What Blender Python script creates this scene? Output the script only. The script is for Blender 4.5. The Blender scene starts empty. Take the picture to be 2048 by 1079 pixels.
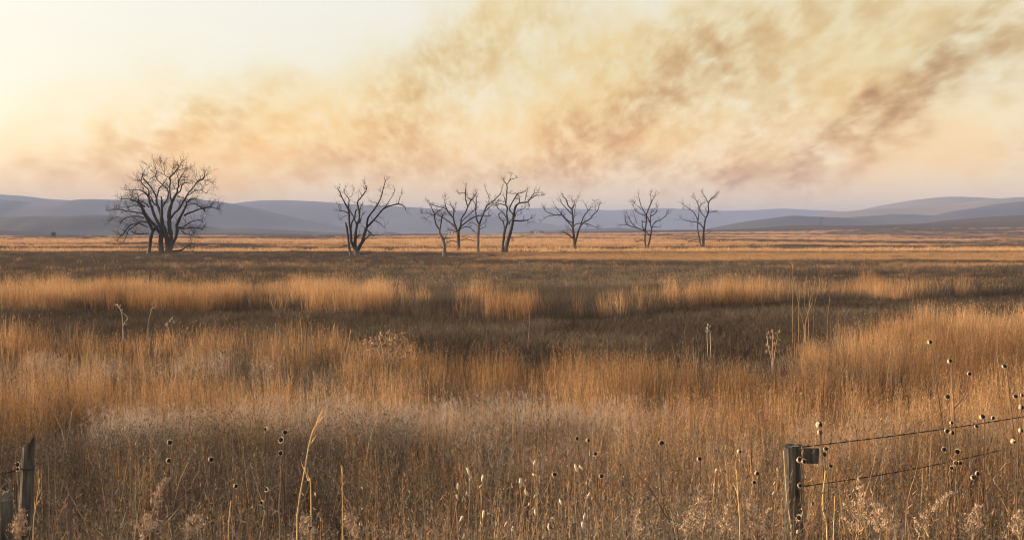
import bpy, math, random
import numpy as np
from mathutils import Vector
R = math.radians
random.seed(7)
rng = np.random.default_rng(11)
SC = bpy.context.scene
COL = SC.collection

# ------------------------------------------------------------------ camera, sky, sun, exposure
F = 2196.0                     # focal length in photo pixels (photo is 2048 wide)
EYE, HOR = 3.1, 466.0
PITCH = math.atan((539.5 - HOR) / F)
cam = bpy.data.objects.new("camera", bpy.data.cameras.new("camera"))
COL.objects.link(cam)
cam.data.sensor_width = 36.0
cam.data.lens = 36.0 * F / 2048.0
cam.data.clip_start, cam.data.clip_end = 0.05, 40000
cam.location = (0, 0, EYE)
cam.rotation_euler = (math.pi / 2 - PITCH, 0, 0)
SC.camera = cam

SUN_AZ, SUN_EL = 82.0, 10.0    # degrees left of the view axis, above the horizon
sdir = Vector((-math.sin(R(SUN_AZ)) * math.cos(R(SUN_EL)), math.cos(R(SUN_AZ)) * math.cos(R(SUN_EL)), math.sin(R(SUN_EL))))
sun = bpy.data.objects.new("sun", bpy.data.lights.new("sun", 'SUN'))
COL.objects.link(sun)
sun.data.energy = 5.0
sun.data.angle = R(0.5)
sun.data.color = (1.0, 0.78, 0.52)
sun.rotation_euler = sdir.to_track_quat('Z', 'Y').to_euler()

world = bpy.data.worlds.new("World")
SC.world = world
world.use_nodes = True
wt = world.node_tree
bg = wt.nodes['Background']
sky = wt.nodes.new('ShaderNodeTexSky')
sky.sky_type = 'NISHITA'
sky.sun_disc = False
sky.sun_elevation = R(SUN_EL)
sky.sun_rotation = R(-SUN_AZ)
sky.air_density, sky.dust_density, sky.ozone_density = 1.0, 3.0, 0.3
glow = wt.nodes.new('ShaderNodeMix'); glow.data_type = 'RGBA'; glow.blend_type = 'ADD'      # thin bright smoke veil over the whole sky
glow.inputs[0].default_value = 1.0
wt.links.new(sky.outputs[0], glow.inputs[6])
tco = wt.nodes.new('ShaderNodeTexCoord'); sep = wt.nodes.new('ShaderNodeSeparateXYZ')
wt.links.new(tco.outputs['Generated'], sep.inputs[0])
elev = wt.nodes.new('ShaderNodeMapRange'); elev.interpolation_type = 'SMOOTHSTEP'
elev.inputs[1].default_value, elev.inputs[2].default_value = 0.0, 0.16
wt.links.new(sep.outputs[2], elev.inputs[0])
gcol = wt.nodes.new('ShaderNodeMix'); gcol.data_type = 'RGBA'
gcol.inputs[6].default_value = (9.0, 6.4, 4.1, 1)      # sunset glow low down
gcol.inputs[7].default_value = (5.2, 4.6, 3.7, 1)
wt.links.new(elev.outputs[0], gcol.inputs[0])
wt.links.new(gcol.outputs[2], glow.inputs[7])
wt.links.new(glow.outputs[2], bg.inputs[0])
bg.inputs[1].default_value = 0.058

SC.view_settings.view_transform = 'Standard'
SC.view_settings.look = 'None'
SC.view_settings.gamma = 1.0
SC.view_settings.exposure = 1.2
cy = SC.cycles
cy.max_bounces, cy.diffuse_bounces, cy.glossy_bounces = 5, 3, 1
cy.transmission_bounces, cy.transparent_max_bounces, cy.volume_bounces = 3, 6, 0
cy.filter_width = 1.1
cy.volume_max_steps = 64

# ------------------------------------------------------------------ helpers
def px_dir(px, py):
    u, v = (px - 1024.0) / F, (539.5 - py) / F
    c, s = math.cos(PITCH), math.sin(PITCH)
    return np.array((u, c + v * s, -s + v * c))

def at(px, py, D):
    d = px_dir(px, py)
    return np.array((0, 0, EYE)) + d * (D / d[1])

def hash2(ix, iy, seed):
    n = (ix.astype(np.int64) * 374761393 + iy.astype(np.int64) * 668265263 + seed * 1442695041) & 0xffffffff
    n = ((n ^ (n >> 13)) * 1274126177) & 0xffffffff
    return ((n ^ (n >> 16)) & 0xffff) / 65535.0

def vnoise(x, y, seed=0):
    x, y = np.asarray(x, float), np.asarray(y, float)
    ix, iy = np.floor(x), np.floor(y)
    fx, fy = x - ix, y - iy
    fx, fy = fx * fx * (3 - 2 * fx), fy * fy * (3 - 2 * fy)
    a, b = hash2(ix, iy, seed), hash2(ix + 1, iy, seed)
    c, d = hash2(ix, iy + 1, seed), hash2(ix + 1, iy + 1, seed)
    return (a * (1 - fx) + b * fx) * (1 - fy) + (c * (1 - fx) + d * fx) * fy

def fbm(x, y, seed=0, o=3):
    s, a, t = 0, 1.0, 0
    for k in range(o):
        s = s + a * vnoise(x * 2**k, y * 2**k, seed + k)
        t += a; a *= .5
    return s / t

def sstep(a, b, x):
    t = np.clip((x - a) / (b - a), 0, 1)
    return t * t * (3 - 2 * t)

RIDGE_D = 1300.0
RIDGE = np.array([(-900, 452), (-300, 455), (0, 459), (110, 464), (200, 470), (300, 470.5), (480, 466), (640, 469), (760, 468),
                  (850, 467), (1000, 467), (1100, 464), (1250, 461), (1450, 459), (1565, 453), (1580, 449.5), (1623, 451),
                  (1735, 451), (1861, 446), (1905, 444), (1939, 437), (1988, 433), (2048, 430), (2400, 415), (3000, 410)], float)
def ground(x, y):
    x, y = np.asarray(x, float), np.asarray(y, float)
    z = 1.45 * np.exp(-(np.maximum(y, 0) / 6.2) ** 2)                       # road shoulder under the camera
    z = z + 0.25 * (fbm(x / 14, y / 9, 3) - .5) * sstep(6, 14, y)
    z = z + 0.35 * (fbm(x / 60, y / 25, 5) - .5) * sstep(30, 60, y)
    far = sstep(165, 300, y)
    z = z + far * 3.4 * (fbm(x / 220, y / 70, 9, 4) - .54)
    u = 1024 + x / RIDGE_D * F
    crest = EYE + (HOR - np.interp(u, RIDGE[:, 0], RIDGE[:, 1])) / F * RIDGE_D
    crest = crest + 0.8 * (fbm(x / 60, y / 400, 21) - .5)
    w = np.where(y < RIDGE_D, 330.0 + crest * 9, 300.0)
    g = np.exp(-((y - RIDGE_D) / w) ** 2)
    return z * (1 - .7 * g) + np.maximum(crest, 0.0) * g

def on_ground(px, py, dmax=900):
    """first point of the terrain that the line of sight through a pixel meets"""
    d = px_dir(px, py); d = d / d[1]
    ys = np.geomspace(3, dmax, 6000)
    zz = EYE + d[2] * ys - ground(d[0] * ys, ys)
    k = np.argmax(zz < 0)
    if zz[k] >= 0: k = len(ys) - 1
    return np.array((d[0] * ys[k], ys[k], ground(d[0] * ys[k], ys[k])))

class MB:
    def __init__(s): s.v, s.f, s.n = [], [], 0
    def add(s, v, f):
        v = np.asarray(v, float)
        s.v.append(v); s.f.extend([tuple(i + s.n for i in q) for q in f]); s.n += len(v)
    def tube(s, pts, rad, sides=6, cap=True):
        p = np.asarray(pts, float); n = len(p)
        rad = np.broadcast_to(np.asarray(rad, float), (n,))
        t = np.gradient(p, axis=0)
        t /= np.linalg.norm(t, axis=1)[:, None] + 1e-9
        ref = np.array((0.0, 1.0, 0.0)) if abs(t[0][1]) < .9 else np.array((1.0, 0, 0))
        a = np.arange(sides) * 2 * math.pi / sides
        V = []
        for k in range(n):
            b = ref - t[k] * ref.dot(t[k]); b /= np.linalg.norm(b) + 1e-9
            ref = b
            c = np.cross(t[k], b)
            V.append(p[k] + rad[k] * (np.cos(a)[:, None] * b + np.sin(a)[:, None] * c))
        f = [(k * sides + j, k * sides + (j + 1) % sides, (k + 1) * sides + (j + 1) % sides, (k + 1) * sides + j)
             for k in range(n - 1) for j in range(sides)]
        if cap:
            f.append(tuple(range(sides - 1, -1, -1))); f.append(tuple((n - 1) * sides + j for j in range(sides)))
        s.add(np.concatenate(V), f)
    def box(s, lo, hi, jit=0.0):
        (x0, y0, z0), (x1, y1, z1) = lo, hi
        v = np.array([(x0, y0, z0), (x1, y0, z0), (x1, y1, z0), (x0, y1, z0), (x0, y0, z1), (x1, y0, z1), (x1, y1, z1), (x0, y1, z1)])
        if jit: v = v + rng.normal(0, jit, v.shape)
        s.add(v, [(3, 2, 1, 0), (4, 5, 6, 7), (0, 1, 5, 4), (1, 2, 6, 5), (2, 3, 7, 6), (3, 0, 4, 7)])
    def ball(s, c, r, n=8, m=6, sq=(1, 1, 1), axis=None, jit=0):
        v = [(0, 0, -1)]
        for i in range(1, m):
            th = math.pi * i / m
            v += [(math.sin(th) * math.cos(2 * math.pi * j / n), math.sin(th) * math.sin(2 * math.pi * j / n), -math.cos(th)) for j in range(n)]
        v.append((0, 0, 1))
        v = np.array(v) * np.array(sq) * r
        if jit: v *= (1 + rng.uniform(-jit, jit, (len(v), 1)))
        if axis is not None:
            q = Vector(axis).to_track_quat('Z', 'Y').to_matrix()
            v = v @ np.array(q).T
        f = [(0, 1 + (j + 1) % n, 1 + j) for j in range(n)]
        for i in range(m - 2):
            f += [(1 + i * n + j, 1 + i * n + (j + 1) % n, 1 + (i + 1) * n + (j + 1) % n, 1 + (i + 1) * n + j) for j in range(n)]
        L = len(v) - 1
        f += [(1 + (m - 2) * n + j, 1 + (m - 2) * n + (j + 1) % n, L) for j in range(n)]
        s.add(v + np.asarray(c), f)
    def blade(s, base, tip, w, bend=(0, 0, 0), seg=2, side=None):
        base, tip, bend = np.asarray(base, float), np.asarray(tip, float), np.asarray(bend, float)
        if side is None:
            a = rng.uniform(0, math.pi); side = np.array((math.cos(a), math.sin(a), 0))
        V = []
        for k in range(seg):
            t = k / seg
            p = base + (tip - base) * t + bend * 4 * t * (1 - t)
            ww = w * (1 - .55 * t)
            V += [p - side * ww / 2, p + side * ww / 2]
        V.append(tip)
        f = [(2 * k, 2 * k + 1, 2 * k + 3, 2 * k + 2) for k in range(seg - 1)] + [(2 * seg - 2, 2 * seg - 1, 2 * seg)]
        s.add(np.array(V), f)
    def mesh(s, name, mat, smooth=False, off=None):
        me = bpy.data.meshes.new(name)
        v = np.concatenate(s.v)
        if off is not None: v = v - np.asarray(off)
        me.from_pydata(v.tolist(), [], s.f)
        if smooth: me.polygons.foreach_set('use_smooth', [True] * len(me.polygons))
        for m in (mat if isinstance(mat, (list, tuple)) else [mat]): me.materials.append(m)
        me.update()
        return me
    def build(s, name, mat, parent=None, smooth=False, off=None):
        o = bpy.data.objects.new(name, s.mesh(name, mat, smooth, off))
        COL.objects.link(o)
        if parent is not None: o.parent = parent
        return o

def tag(o, label=None, cat=None, group=None, kind=None):
    if label: o['label'] = label
    if cat: o['category'] = cat
    if group: o['group'] = group
    if kind: o['kind'] = kind
    return o

def thing(name, loc, label, cat, group=None):
    o = bpy.data.objects.new(name, None); COL.objects.link(o)
    o.empty_display_size = .2
    o.location = [float(c) for c in loc]
    return tag(o, label, cat, group)

def smooth_line(p, n=3):
    """Catmull-Rom through the given points"""
    p = np.asarray(p, float)
    if len(p) < 3: 
        t = np.linspace(0, 1, n + 2)[:, None]
        return p[0] * (1 - t) + p[-1] * t
    q = np.vstack((2 * p[0] - p[1], p, 2 * p[-1] - p[-2]))
    out = []
    for i in range(1, len(q) - 2):
        for k in range(n):
            t = k / n
            out.append(.5 * ((2 * q[i]) + (-q[i - 1] + q[i + 1]) * t + (2 * q[i - 1] - 5 * q[i] + 4 * q[i + 1] - q[i + 2]) * t * t
                             + (-q[i - 1] + 3 * q[i] - 3 * q[i + 1] + q[i + 2]) * t**3))
    out.append(p[-1])
    return np.array(out)

# ------------------------------------------------------------------ materials
class NT:
    def __init__(s, name):
        s.m = bpy.data.materials.new(name); s.m.use_nodes = True
        s.t = s.m.node_tree; s.b = s.t.nodes['Principled BSDF']; s.out = s.t.nodes['Material Output']
    def n(s, typ, ins=None, **kw):
        nd = s.t.nodes.new(typ)
        for k, v in kw.items(): setattr(nd, k, v)
        for k, v in (ins or {}).items():
            if isinstance(v, bpy.types.NodeSocket): s.t.links.new(v, nd.inputs[k])
            else: nd.inputs[k].default_value = v
        return nd
    def math(s, op, a, b=None, c=None, clamp=False):
        ins = {0: a}
        if b is not None: ins[1] = b
        if c is not None: ins[2] = c
        return s.n('ShaderNodeMath', ins, operation=op, use_clamp=clamp).outputs[0]
    def ramp(s, fac, stops, interp='LINEAR'):
        r = s.n('ShaderNodeValToRGB', {0: fac}); r.color_ramp.interpolation = interp
        e = r.color_ramp.elements
        while len(e) < len(stops): e.new(.5)
        for k, (p, c) in enumerate(stops):
            e[k].position = p; e[k].color = (*c, 1) if len(c) == 3 else c
        return r.outputs[0]
    def sm(s, x, a, b, lo=0.0, hi=1.0):
        return s.n('ShaderNodeMapRange', {0: x, 1: a, 2: b, 3: lo, 4: hi}, interpolation_type='SMOOTHSTEP').outputs[0]
    def noise(s, vec, scale, detail=4, rough=.55, dist=0, out=0):
        return s.n('ShaderNodeTexNoise', {'Vector': vec, 'Scale': scale, 'Detail': detail, 'Roughness': rough, 'Distortion': dist}).outputs[out]
    def mixc(s, f, a, b, typ='MIX'):
        nd = s.n('ShaderNodeMix', data_type='RGBA', blend_type=typ)
        for i, v in ((0, f), (6, a), (7, b)):
            if isinstance(v, bpy.types.NodeSocket): s.t.links.new(v, nd.inputs[i])
            else: nd.inputs[i].default_value = v if i == 0 else ((*v, 1) if len(v) == 3 else v)
        return nd.outputs[2]
    def link(s, a, b): s.t.links.new(a, b)

def plain_mat(name, c1, c2, scale=6, rough=.85, stretch=(1, 1, 1), bump=.3, detail=5, contrast=(.35, .65)):
    k = NT(name)
    tc = k.n('ShaderNodeTexCoord').outputs['Object']
    mp = k.n('ShaderNodeMapping', {0: tc, 3: stretch}).outputs[0]
    nz = k.noise(mp, scale, detail, .6)
    k.link(k.ramp(nz, [(contrast[0], c1), (contrast[1], c2)]), k.b.inputs['Base Color'])
    k.b.inputs['Roughness'].default_value = rough
    k.b.inputs['Specular IOR Level'].default_value = .2
    if bump:
        k.link(k.n('ShaderNodeBump', {'Height': nz, 'Strength': bump, 'Distance': .02}).outputs[0], k.b.inputs['Normal'])
    return k.m

def grass_mat(name, stops, trans=.35):
    """dry stems: colour differs from tuft to tuft (tint) and from stem to stem"""
    k = NT(name)
    tint = k.n('ShaderNodeAttribute', attribute_type='INSTANCER', attribute_name='tint').outputs['Fac']
    geo = k.n('ShaderNodeNewGeometry').outputs['Random Per Island']
    f = k.math('ADD', k.math('MULTIPLY', tint, .55), k.math('MULTIPLY', geo, .45), clamp=True)
    c = k.ramp(f, stops)
    dif = k.n('ShaderNodeBsdfDiffuse', {0: c}).outputs[0]
    tr = k.n('ShaderNodeBsdfTranslucent', {0: c}).outputs[0]
    mix = k.n('ShaderNodeMixShader', {0: trans, 1: dif, 2: tr}).outputs[0]
    k.link(mix, k.out.inputs[0])
    return k.m

M = {}
M['bark'] = plain_mat('weathered bark', (.014, .010, .008), (.042, .033, .027), 3.0, .9, (1, 1, .25), .6)
M['bare'] = plain_mat('bare grey wood', (.05, .042, .036), (.20, .175, .15), 2.2, .85, (1, 1, .22), .6)
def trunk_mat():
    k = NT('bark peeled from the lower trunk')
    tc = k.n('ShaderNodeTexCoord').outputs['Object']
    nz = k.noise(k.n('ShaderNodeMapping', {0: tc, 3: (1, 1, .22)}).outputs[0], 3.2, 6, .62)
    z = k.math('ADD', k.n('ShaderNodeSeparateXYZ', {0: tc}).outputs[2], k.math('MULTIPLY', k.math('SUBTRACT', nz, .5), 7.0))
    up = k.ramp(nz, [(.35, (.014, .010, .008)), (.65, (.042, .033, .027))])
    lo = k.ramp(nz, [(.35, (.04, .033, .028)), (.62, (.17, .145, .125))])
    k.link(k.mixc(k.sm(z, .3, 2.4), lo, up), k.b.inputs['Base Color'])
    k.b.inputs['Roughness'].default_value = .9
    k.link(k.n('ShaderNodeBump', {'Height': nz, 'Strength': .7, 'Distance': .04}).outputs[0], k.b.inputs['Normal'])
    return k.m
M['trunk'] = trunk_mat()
M['twig'] = plain_mat('dead twigs', (.02, .014, .011), (.04, .028, .022), 4, .9, bump=0)
M['post'] = plain_mat('weathered post wood', (.024, .020, .017), (.14, .122, .098), 9, .9, (3, 3, .35), .9, 7)
M['wire'] = plain_mat('rusted wire', (.02, .014, .011), (.06, .04, .028), 40, .7, bump=0)
M['stem'] = plain_mat('dry stem', (.16, .10, .055), (.34, .22, .12), 25, .8, (1, 1, .3), 0)
M['darkstem'] = plain_mat('dark dry stem', (.055, .036, .023), (.13, .085, .052), 25, .8, (1, 1, .3), 0)
M['gold'] = plain_mat('golden straw', (.48, .28, .11), (.66, .45, .22), 20, .7, (1, 1, .2), 0)
M['disc'] = plain_mat('dark seed disc', (.008, .006, .005), (.03, .02, .015), 200, .95, bump=0)
M['bract'] = plain_mat('pale dry bracts', (.42, .31, .20), (.68, .55, .40), 60, .8, bump=0)
M['pod'] = plain_mat('pale seed pod', (.50, .39, .26), (.72, .60, .44), 60, .75, bump=0)
M['plume'] = plain_mat('fluffy dry plume', (.34, .22, .14), (.56, .41, .29), 40, .9, bump=0)
M['pinkfluff'] = plain_mat('pinkish fluff', (.36, .23, .155), (.52, .37, .27), 10, .9, bump=0)
M['silver'] = plain_mat('silvery dry weed', (.30, .24, .18), (.55, .47, .37), 10, .9, bump=0)
M['white'] = plain_mat('white siding', (.6, .53, .5), (.75, .68, .65), 2, .6, bump=0)
M['roofing'] = plain_mat('roof sheet', (.2, .15, .14), (.34, .27, .26), 2, .6, bump=0)
M['glass'] = plain_mat('dark window', (.02, .02, .025), (.05, .05, .06), 2, .2, bump=0)
M['steel'] = plain_mat('dull steel', (.008, .008, .009), (.02, .02, .022), 4, .6, bump=0)
M['evergreen'] = plain_mat('dark evergreen', (.012, .014, .01), (.035, .035, .025), 3, .9, bump=0)
M['blue'] = grass_mat('bluestem', [(0.0, (.07, .042, .026)), (.3, (.21, .116, .060)), (.65, (.48, .278, .138)), (1, (.74, .50, .285))])
M['grey'] = grass_mat('grey weeds', [(0, (.026, .020, .016)), (.4, (.092, .072, .056)), (.75, (.22, .17, .125)), (1, (.52, .42, .32))], .25)
M['fuzz'] = grass_mat('pale fuzz', [(0, (.24, .175, .135)), (.5, (.44, .34, .27)), (1, (.64, .53, .44))], .4)
M['dark'] = grass_mat('short dark grass with shade', [(0, (.036, .027, .021)), (.5, (.09, .067, .048)), (.85, (.17, .125, .088)), (1, (.36, .27, .19))], .2)  # dark partly by itself, partly from the hollow's shade put into the colour

# ------------------------------------------------------------------ ground
def make_ground():
    r = np.concatenate((np.linspace(30, 110, 60)[:-1], np.geomspace(110, 7350, 330)))
    t = np.linspace(-1.15, 1.15, 300)
    yy = r - 60
    X = r[:, None] * t[None, :]
    Y = np.broadcast_to(yy[:, None], X.shape)
    Z = ground(X, Y)
    nr, nt_ = X.shape
    v = np.stack((X, Y, Z), -1).reshape(-1, 3)
    i = np.arange(nr * nt_).reshape(nr, nt_)
    f = np.stack((i[:-1, :-1], i[:-1, 1:], i[1:, 1:], i[1:, :-1]), -1).reshape(-1, 4)
    me = bpy.data.meshes.new('prairie_ground')
    me.from_pydata(v.tolist(), [], f.tolist())
    me.polygons.foreach_set('use_smooth', [True] * len(me.polygons))
    k = NT('prairie soil and thatch')
    pos = k.n('ShaderNodeNewGeometry').outputs['Position']
    y = k.n('ShaderNodeSeparateXYZ', {0: pos}).outputs[1]
    near = k.ramp(k.noise(pos, 5, 6, .65), [(.3, (.022, .015, .010)), (.7, (.085, .055, .033))])
    st = k.n('ShaderNodeMapping', {0: pos, 3: (.004, .03, 1)}).outputs[0]
    fn = k.noise(st, 1.6, 6, .6)
    far = k.ramp(fn, [(.36, (.07, .042, .026)), (.47, (.24, .13, .06)), (.62, (.44, .26, .115))])  # dark streaks put the shade of the swells into the soil colour
    fine = k.noise(k.n('ShaderNodeMapping', {0: pos, 3: (.4, .12, 1)}).outputs[0], 1.0, 5, .7)
    far = k.mixc(k.sm(fine, .35, .65, .75, 0), far, (.10, .06, .035))
    ridge = k.ramp(fine, [(.3, (.05, .034, .024)), (.7, (.10, .07, .048))])
    far = k.mixc(k.sm(y, 760, 1050), far, ridge)
    c = k.mixc(k.sm(y, 150, 230), near, far)
    k.link(c, k.b.inputs['Base Color'])
    k.b.inputs['Roughness'].default_value = 1
    k.b.inputs['Specular IOR Level'].default_value = 0
    bn = k.noise(pos, 1.3, 8, .75)
    bp = k.n('ShaderNodeBump', {'Height': bn, 'Strength': 1.0, 'Distance': .8})
    k.link(bp.outputs[0], k.b.inputs['Normal'])
    me.materials.append(k.m)
    o = bpy.data.objects.new('prairie_ground', me); COL.objects.link(o)
    tag(o, kind='structure')
make_ground()

# ------------------------------------------------------------------ hills
def hill_mat(name, c1, c2):
    return plain_mat(name, c1, c2, .004, 1.0, (1, 1, 3), 0, 6)
M['hill'] = hill_mat('bare winter hillside', (.035, .032, .032), (.085, .075, .066))
M['hazehill'] = hill_mat('hillside paled for smoke haze', (.15, .118, .094), (.21, .168, .13))  # lighter hill colour carries the glow of sunlit smoke in front
def hill(crest, D, W, seed, mat, rough=.05):
    crest = np.array(crest, float)
    n, m = 220, 30
    u = np.linspace(crest[0, 0], crest[-1, 0], n)
    row = np.interp(u, crest[:, 0], crest[:, 1])
    ker = np.hanning(9); ker /= ker.sum()
    row = np.convolve(np.pad(row, 4, 'edge'), ker, 'valid')
    hz = np.maximum(EYE + (HOR - row) / F * D, 1.0)
    s = np.linspace(-1, 1.4, m)
    X = np.broadcast_to(((u - 1024) / F * D)[None, :], (m, n)) + 0.0
    Y = D + s[:, None] * W + 0 * X
    prof = np.where(s < 0, 1 - sstep(0, 1, -s), 1 - sstep(0, 1.4, s))[:, None]
    nz = fbm(X / (W * .35), Y / (W * .5), seed, 5) - .5
    Z = hz[None, :] * prof * (1 + (nz * 1.1) * (1 - prof) * .9) + hz[None, :] * nz * rough * prof - 6 * (1 - prof)
    i = np.arange(m * n).reshape(m, n)
    f = np.stack((i[:-1, :-1], i[:-1, 1:], i[1:, 1:], i[1:, :-1]), -1).reshape(-1, 4)
    me = bpy.data.meshes.new('hills')
    me.from_pydata(np.stack((X, Y, Z), -1).reshape(-1, 3).tolist(), [], f.tolist())
    me.polygons.foreach_set('use_smooth', [True] * len(me.polygons))
    me.materials.append(mat)
    o = bpy.data.objects.new('hills', me); COL.objects.link(o)
    tag(o, kind='structure')
HILLS = [
    ([(-900, 405), (-300, 430), (0, 433), (60, 432), (130, 431), (210, 429), (290, 434), (380, 446), (450, 457), (520, 456), (600, 461), (700, 466), (820, 470)], 1350, 150),
    ([(-900, 420), (-200, 405), (0, 398), (40, 401), (80, 409), (110, 405), (150, 402), (170, 398.5), (240, 400), (320, 398), (395, 398), (430, 402), (470, 409), (520, 419), (570, 431), (640, 447), (700, 456), (780, 464)], 2600, 420),
    ([(-900, 380), (-300, 384), (0, 388), (20, 390), (50, 391), (90, 397), (150, 401), (220, 408), (300, 416), (400, 420), (480, 405), (520, 400), (570, 399.5), (640, 402), (720, 410), (800, 413), (860, 416), (950, 426), (1040, 440), (1150, 455), (1250, 466)], 3600, 600),
    ([(1000, 466), (1080, 462), (1150, 457.5), (1240, 455), (1290, 458), (1360, 462), (1440, 466)], 1800, 250),
    ([(1380, 466), (1440, 452), (1500, 441), (1550, 435), (1577, 430.5), (1635, 433), (1745, 437), (1820, 436), (1876, 433), (2000, 436), (2300, 430), (2800, 440)], 1900, 250),
    ([(1500, 470), (1600, 450), (1700, 434), (1757, 430), (1780, 428), (1830, 429), (1876, 431), (1910, 422), (1963, 414), (2000, 406), (2048, 401), (2150, 396), (2400, 392), (2900, 400)], 2250, 300),
    ([(1500, 470), (1580, 442), (1650, 428), (1740, 417), (1800, 416), (1850, 415), (1915, 408), (1965, 401), (2024, 395), (2080, 393), (2200, 388), (2500, 386), (2900, 390)], 2700, 420, 1),
    ([(1560, 470), (1640, 442), (1700, 426), (1760, 411), (1820, 401), (1870, 395), (1903, 393), (1940, 394), (2000, 397), (2048, 399), (2200, 396), (2500, 394), (2900, 400)], 3400, 420, 1),
    ([(600, 440), (760, 428), (880, 422), (980, 417), (1100, 415), (1220, 420), (1330, 416), (1450, 422), (1560, 417), (1700, 424), (1850, 432)], 5500, 500),
]
for k, (c, D, W, *t) in enumerate(HILLS): hill(c, D, W, 40 + 7 * k, M['hazehill' if t else 'hill'])

# ------------------------------------------------------------------ haze (box round camera and scene) and the smoke behind it
def volume_box(name, lo, hi):
    b = MB(); b.box(lo, hi)
    k = NT('%s air' % name)
    k.t.nodes.remove(k.b)
    return b, k
b, k = volume_box('haze', (-7200, -400, -9), (7200, 7500, 142))
pv = k.n('ShaderNodeVolumePrincipled', {'Color': (.31, .38, .63, 1), 'Density': 2.7e-4, 'Anisotropy': 0.0})
k.link(pv.outputs[0], k.out.inputs['Volume'])
tag(b.build('haze', k.m), kind='stuff')

SD = 9000.0
def make_smoke():
    b, k = volume_box('smoke', (-6500, 8840, -60), (6500, 9160, 2900))
    P0 = k.n('ShaderNodeTexCoord').outputs['Object']
    wv = k.n('ShaderNodeVectorMath', {0: k.noise(P0, .0021, 3, .6, 0, 1), 1: (.5, .5, .5)}, operation='SUBTRACT').outputs[0]
    P = k.n('ShaderNodeVectorMath', {0: wv, 1: (1000, 0, 850), 2: P0}, operation='MULTIPLY_ADD').outputs[0]
    s = SD / F
    def blob(px, py, rx, ry, ang, amp):
        mp = k.n('ShaderNodeMapping', {0: P, 1: ((px - 1024) * s, SD, (HOR - py) * s), 2: (0, R(-ang), 0), 3: (rx * s, 1000, ry * s)}, vector_type='TEXTURE')
        g = k.n('ShaderNodeTexGradient', {0: mp.outputs[0]}, gradient_type='QUADRATIC_SPHERE').outputs['Fac']
        return k.math('MULTIPLY', g, amp)
    # centre, half axes (photo pixels at the plume's distance), tilt, strength
    dense = [(1660, 300, 290, 85, 40, 1.9), (1870, 150, 340, 115, 40, 1.8), (2020, 100, 230, 150, 45, .6), (1470, 310, 200, 105, 35, .95), (1400, 350, 460, 65, 4, .95),
             (1150, 300, 190, 125, 50, .8), (1010, 340, 480, 75, 0, .75), (1430, 110, 260, 160, 15, .8), (1320, 190, 240, 130, 30, .55),
             (700, 320, 330, 110, 15, .65), (850, 170, 280, 130, 50, .6), (330, 290, 400, 130, 20, .75), (140, 330, 300, 75, 8, .4), (1250, 250, 200, 150, 50, .6), (2060, 290, 200, 80, 35, .5),
             (1700, 30, 480, 130, 5, .4), (1050, 70, 360, 170, 35, .25), (1560, 220, 300, 150, 30, .5)]
    e = None
    for d in dense:
        g = blob(*d)
        e = g if e is None else k.math('ADD', e, g)
    veil = None
    for d in [(1150, 180, 800, 330, 20, 1.0), (560, 290, 700, 210, 18, 1.2), (220, 290, 520, 210, 14, .7), (1750, 150, 900, 420, 20, 1.0), (1000, 40, 380, 160, 45, .6), (1300, 300, 1900, 110, 0, .6)]:
        g = blob(*d)
        veil = g if veil is None else k.math('ADD', veil, g)
    q = k.n('ShaderNodeMapping', {0: P0, 2: (0, R(35), 0), 3: (.0046, .0007, .0052)}).outputs[0]
    n1 = k.math('ADD', k.math('MULTIPLY', k.noise(q, 1.0, 6, .62, .2), .60), k.math('MULTIPLY', k.noise(q, 3.0, 6, .66, .3), .40))
    n2 = k.noise(k.n('ShaderNodeMapping', {0: P, 1: (3, 5, 1), 2: (0, R(30), 0), 3: (.0010, .0008, .0015)}).outputs[0], 1.0, 3, .5, .5)
    puff = k.sm(n1, .37, .66)
    big = k.sm(n2, .32, .62)
    dn = k.math('MULTIPLY', k.math('MULTIPLY', e, puff), k.sm(n2, .25, .6, .45, 1.1))
    vl = k.math('MULTIPLY', veil, k.math('MULTIPLY_ADD', big, .45, k.math('MULTIPLY_ADD', puff, .5, .15)))
    va = k.n('ShaderNodeVolumeAbsorption', {'Color': (.63, .42, .08, 1), 'Density': k.math('MULTIPLY', dn, 0.55e-2)})
    vb = k.n('ShaderNodeVolumeAbsorption', {'Color': (.98, .76, .2, 1), 'Density': k.math('MULTIPLY', vl, 5.2e-3)})
    ad = k.n('ShaderNodeAddShader', {0: va.outputs[0], 1: vb.outputs[0]})
    k.link(ad.outputs[0], k.out.inputs['Volume'])
    k.m.cycles.volume_step_rate = 1.0
    tag(b.build('smoke', k.m), kind='stuff')
make_smoke()

# ------------------------------------------------------------------ dead trees, limbs followed one by one
def catmull_r(w, n): return np.interp(np.linspace(0, 1, n), np.linspace(0, 1, len(w)), w)

def twigs(mb, p, t, L, r, depth, up=.25):
    """a side twig that forks again"""
    d = t + rng.normal(0, .62, 3); d[2] += up
    d /= np.linalg.norm(d) + 1e-9
    n = 4
    pts = [np.asarray(p, float)]
    for k in range(n):
        d = d + rng.normal(0, .28, 3); d[2] += .09
        d /= np.linalg.norm(d)
        pts.append(pts[-1] + d * L / n)
    mb.tube(pts, np.linspace(r, r * .35, n + 1), 3, False)
    if depth > 0:
        for k in range(1, n + 1):
            if rng.random() < .72:
                twigs(mb, pts[k], d, L * rng.uniform(.35, .65), r * .6, depth - 1, up)

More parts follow.
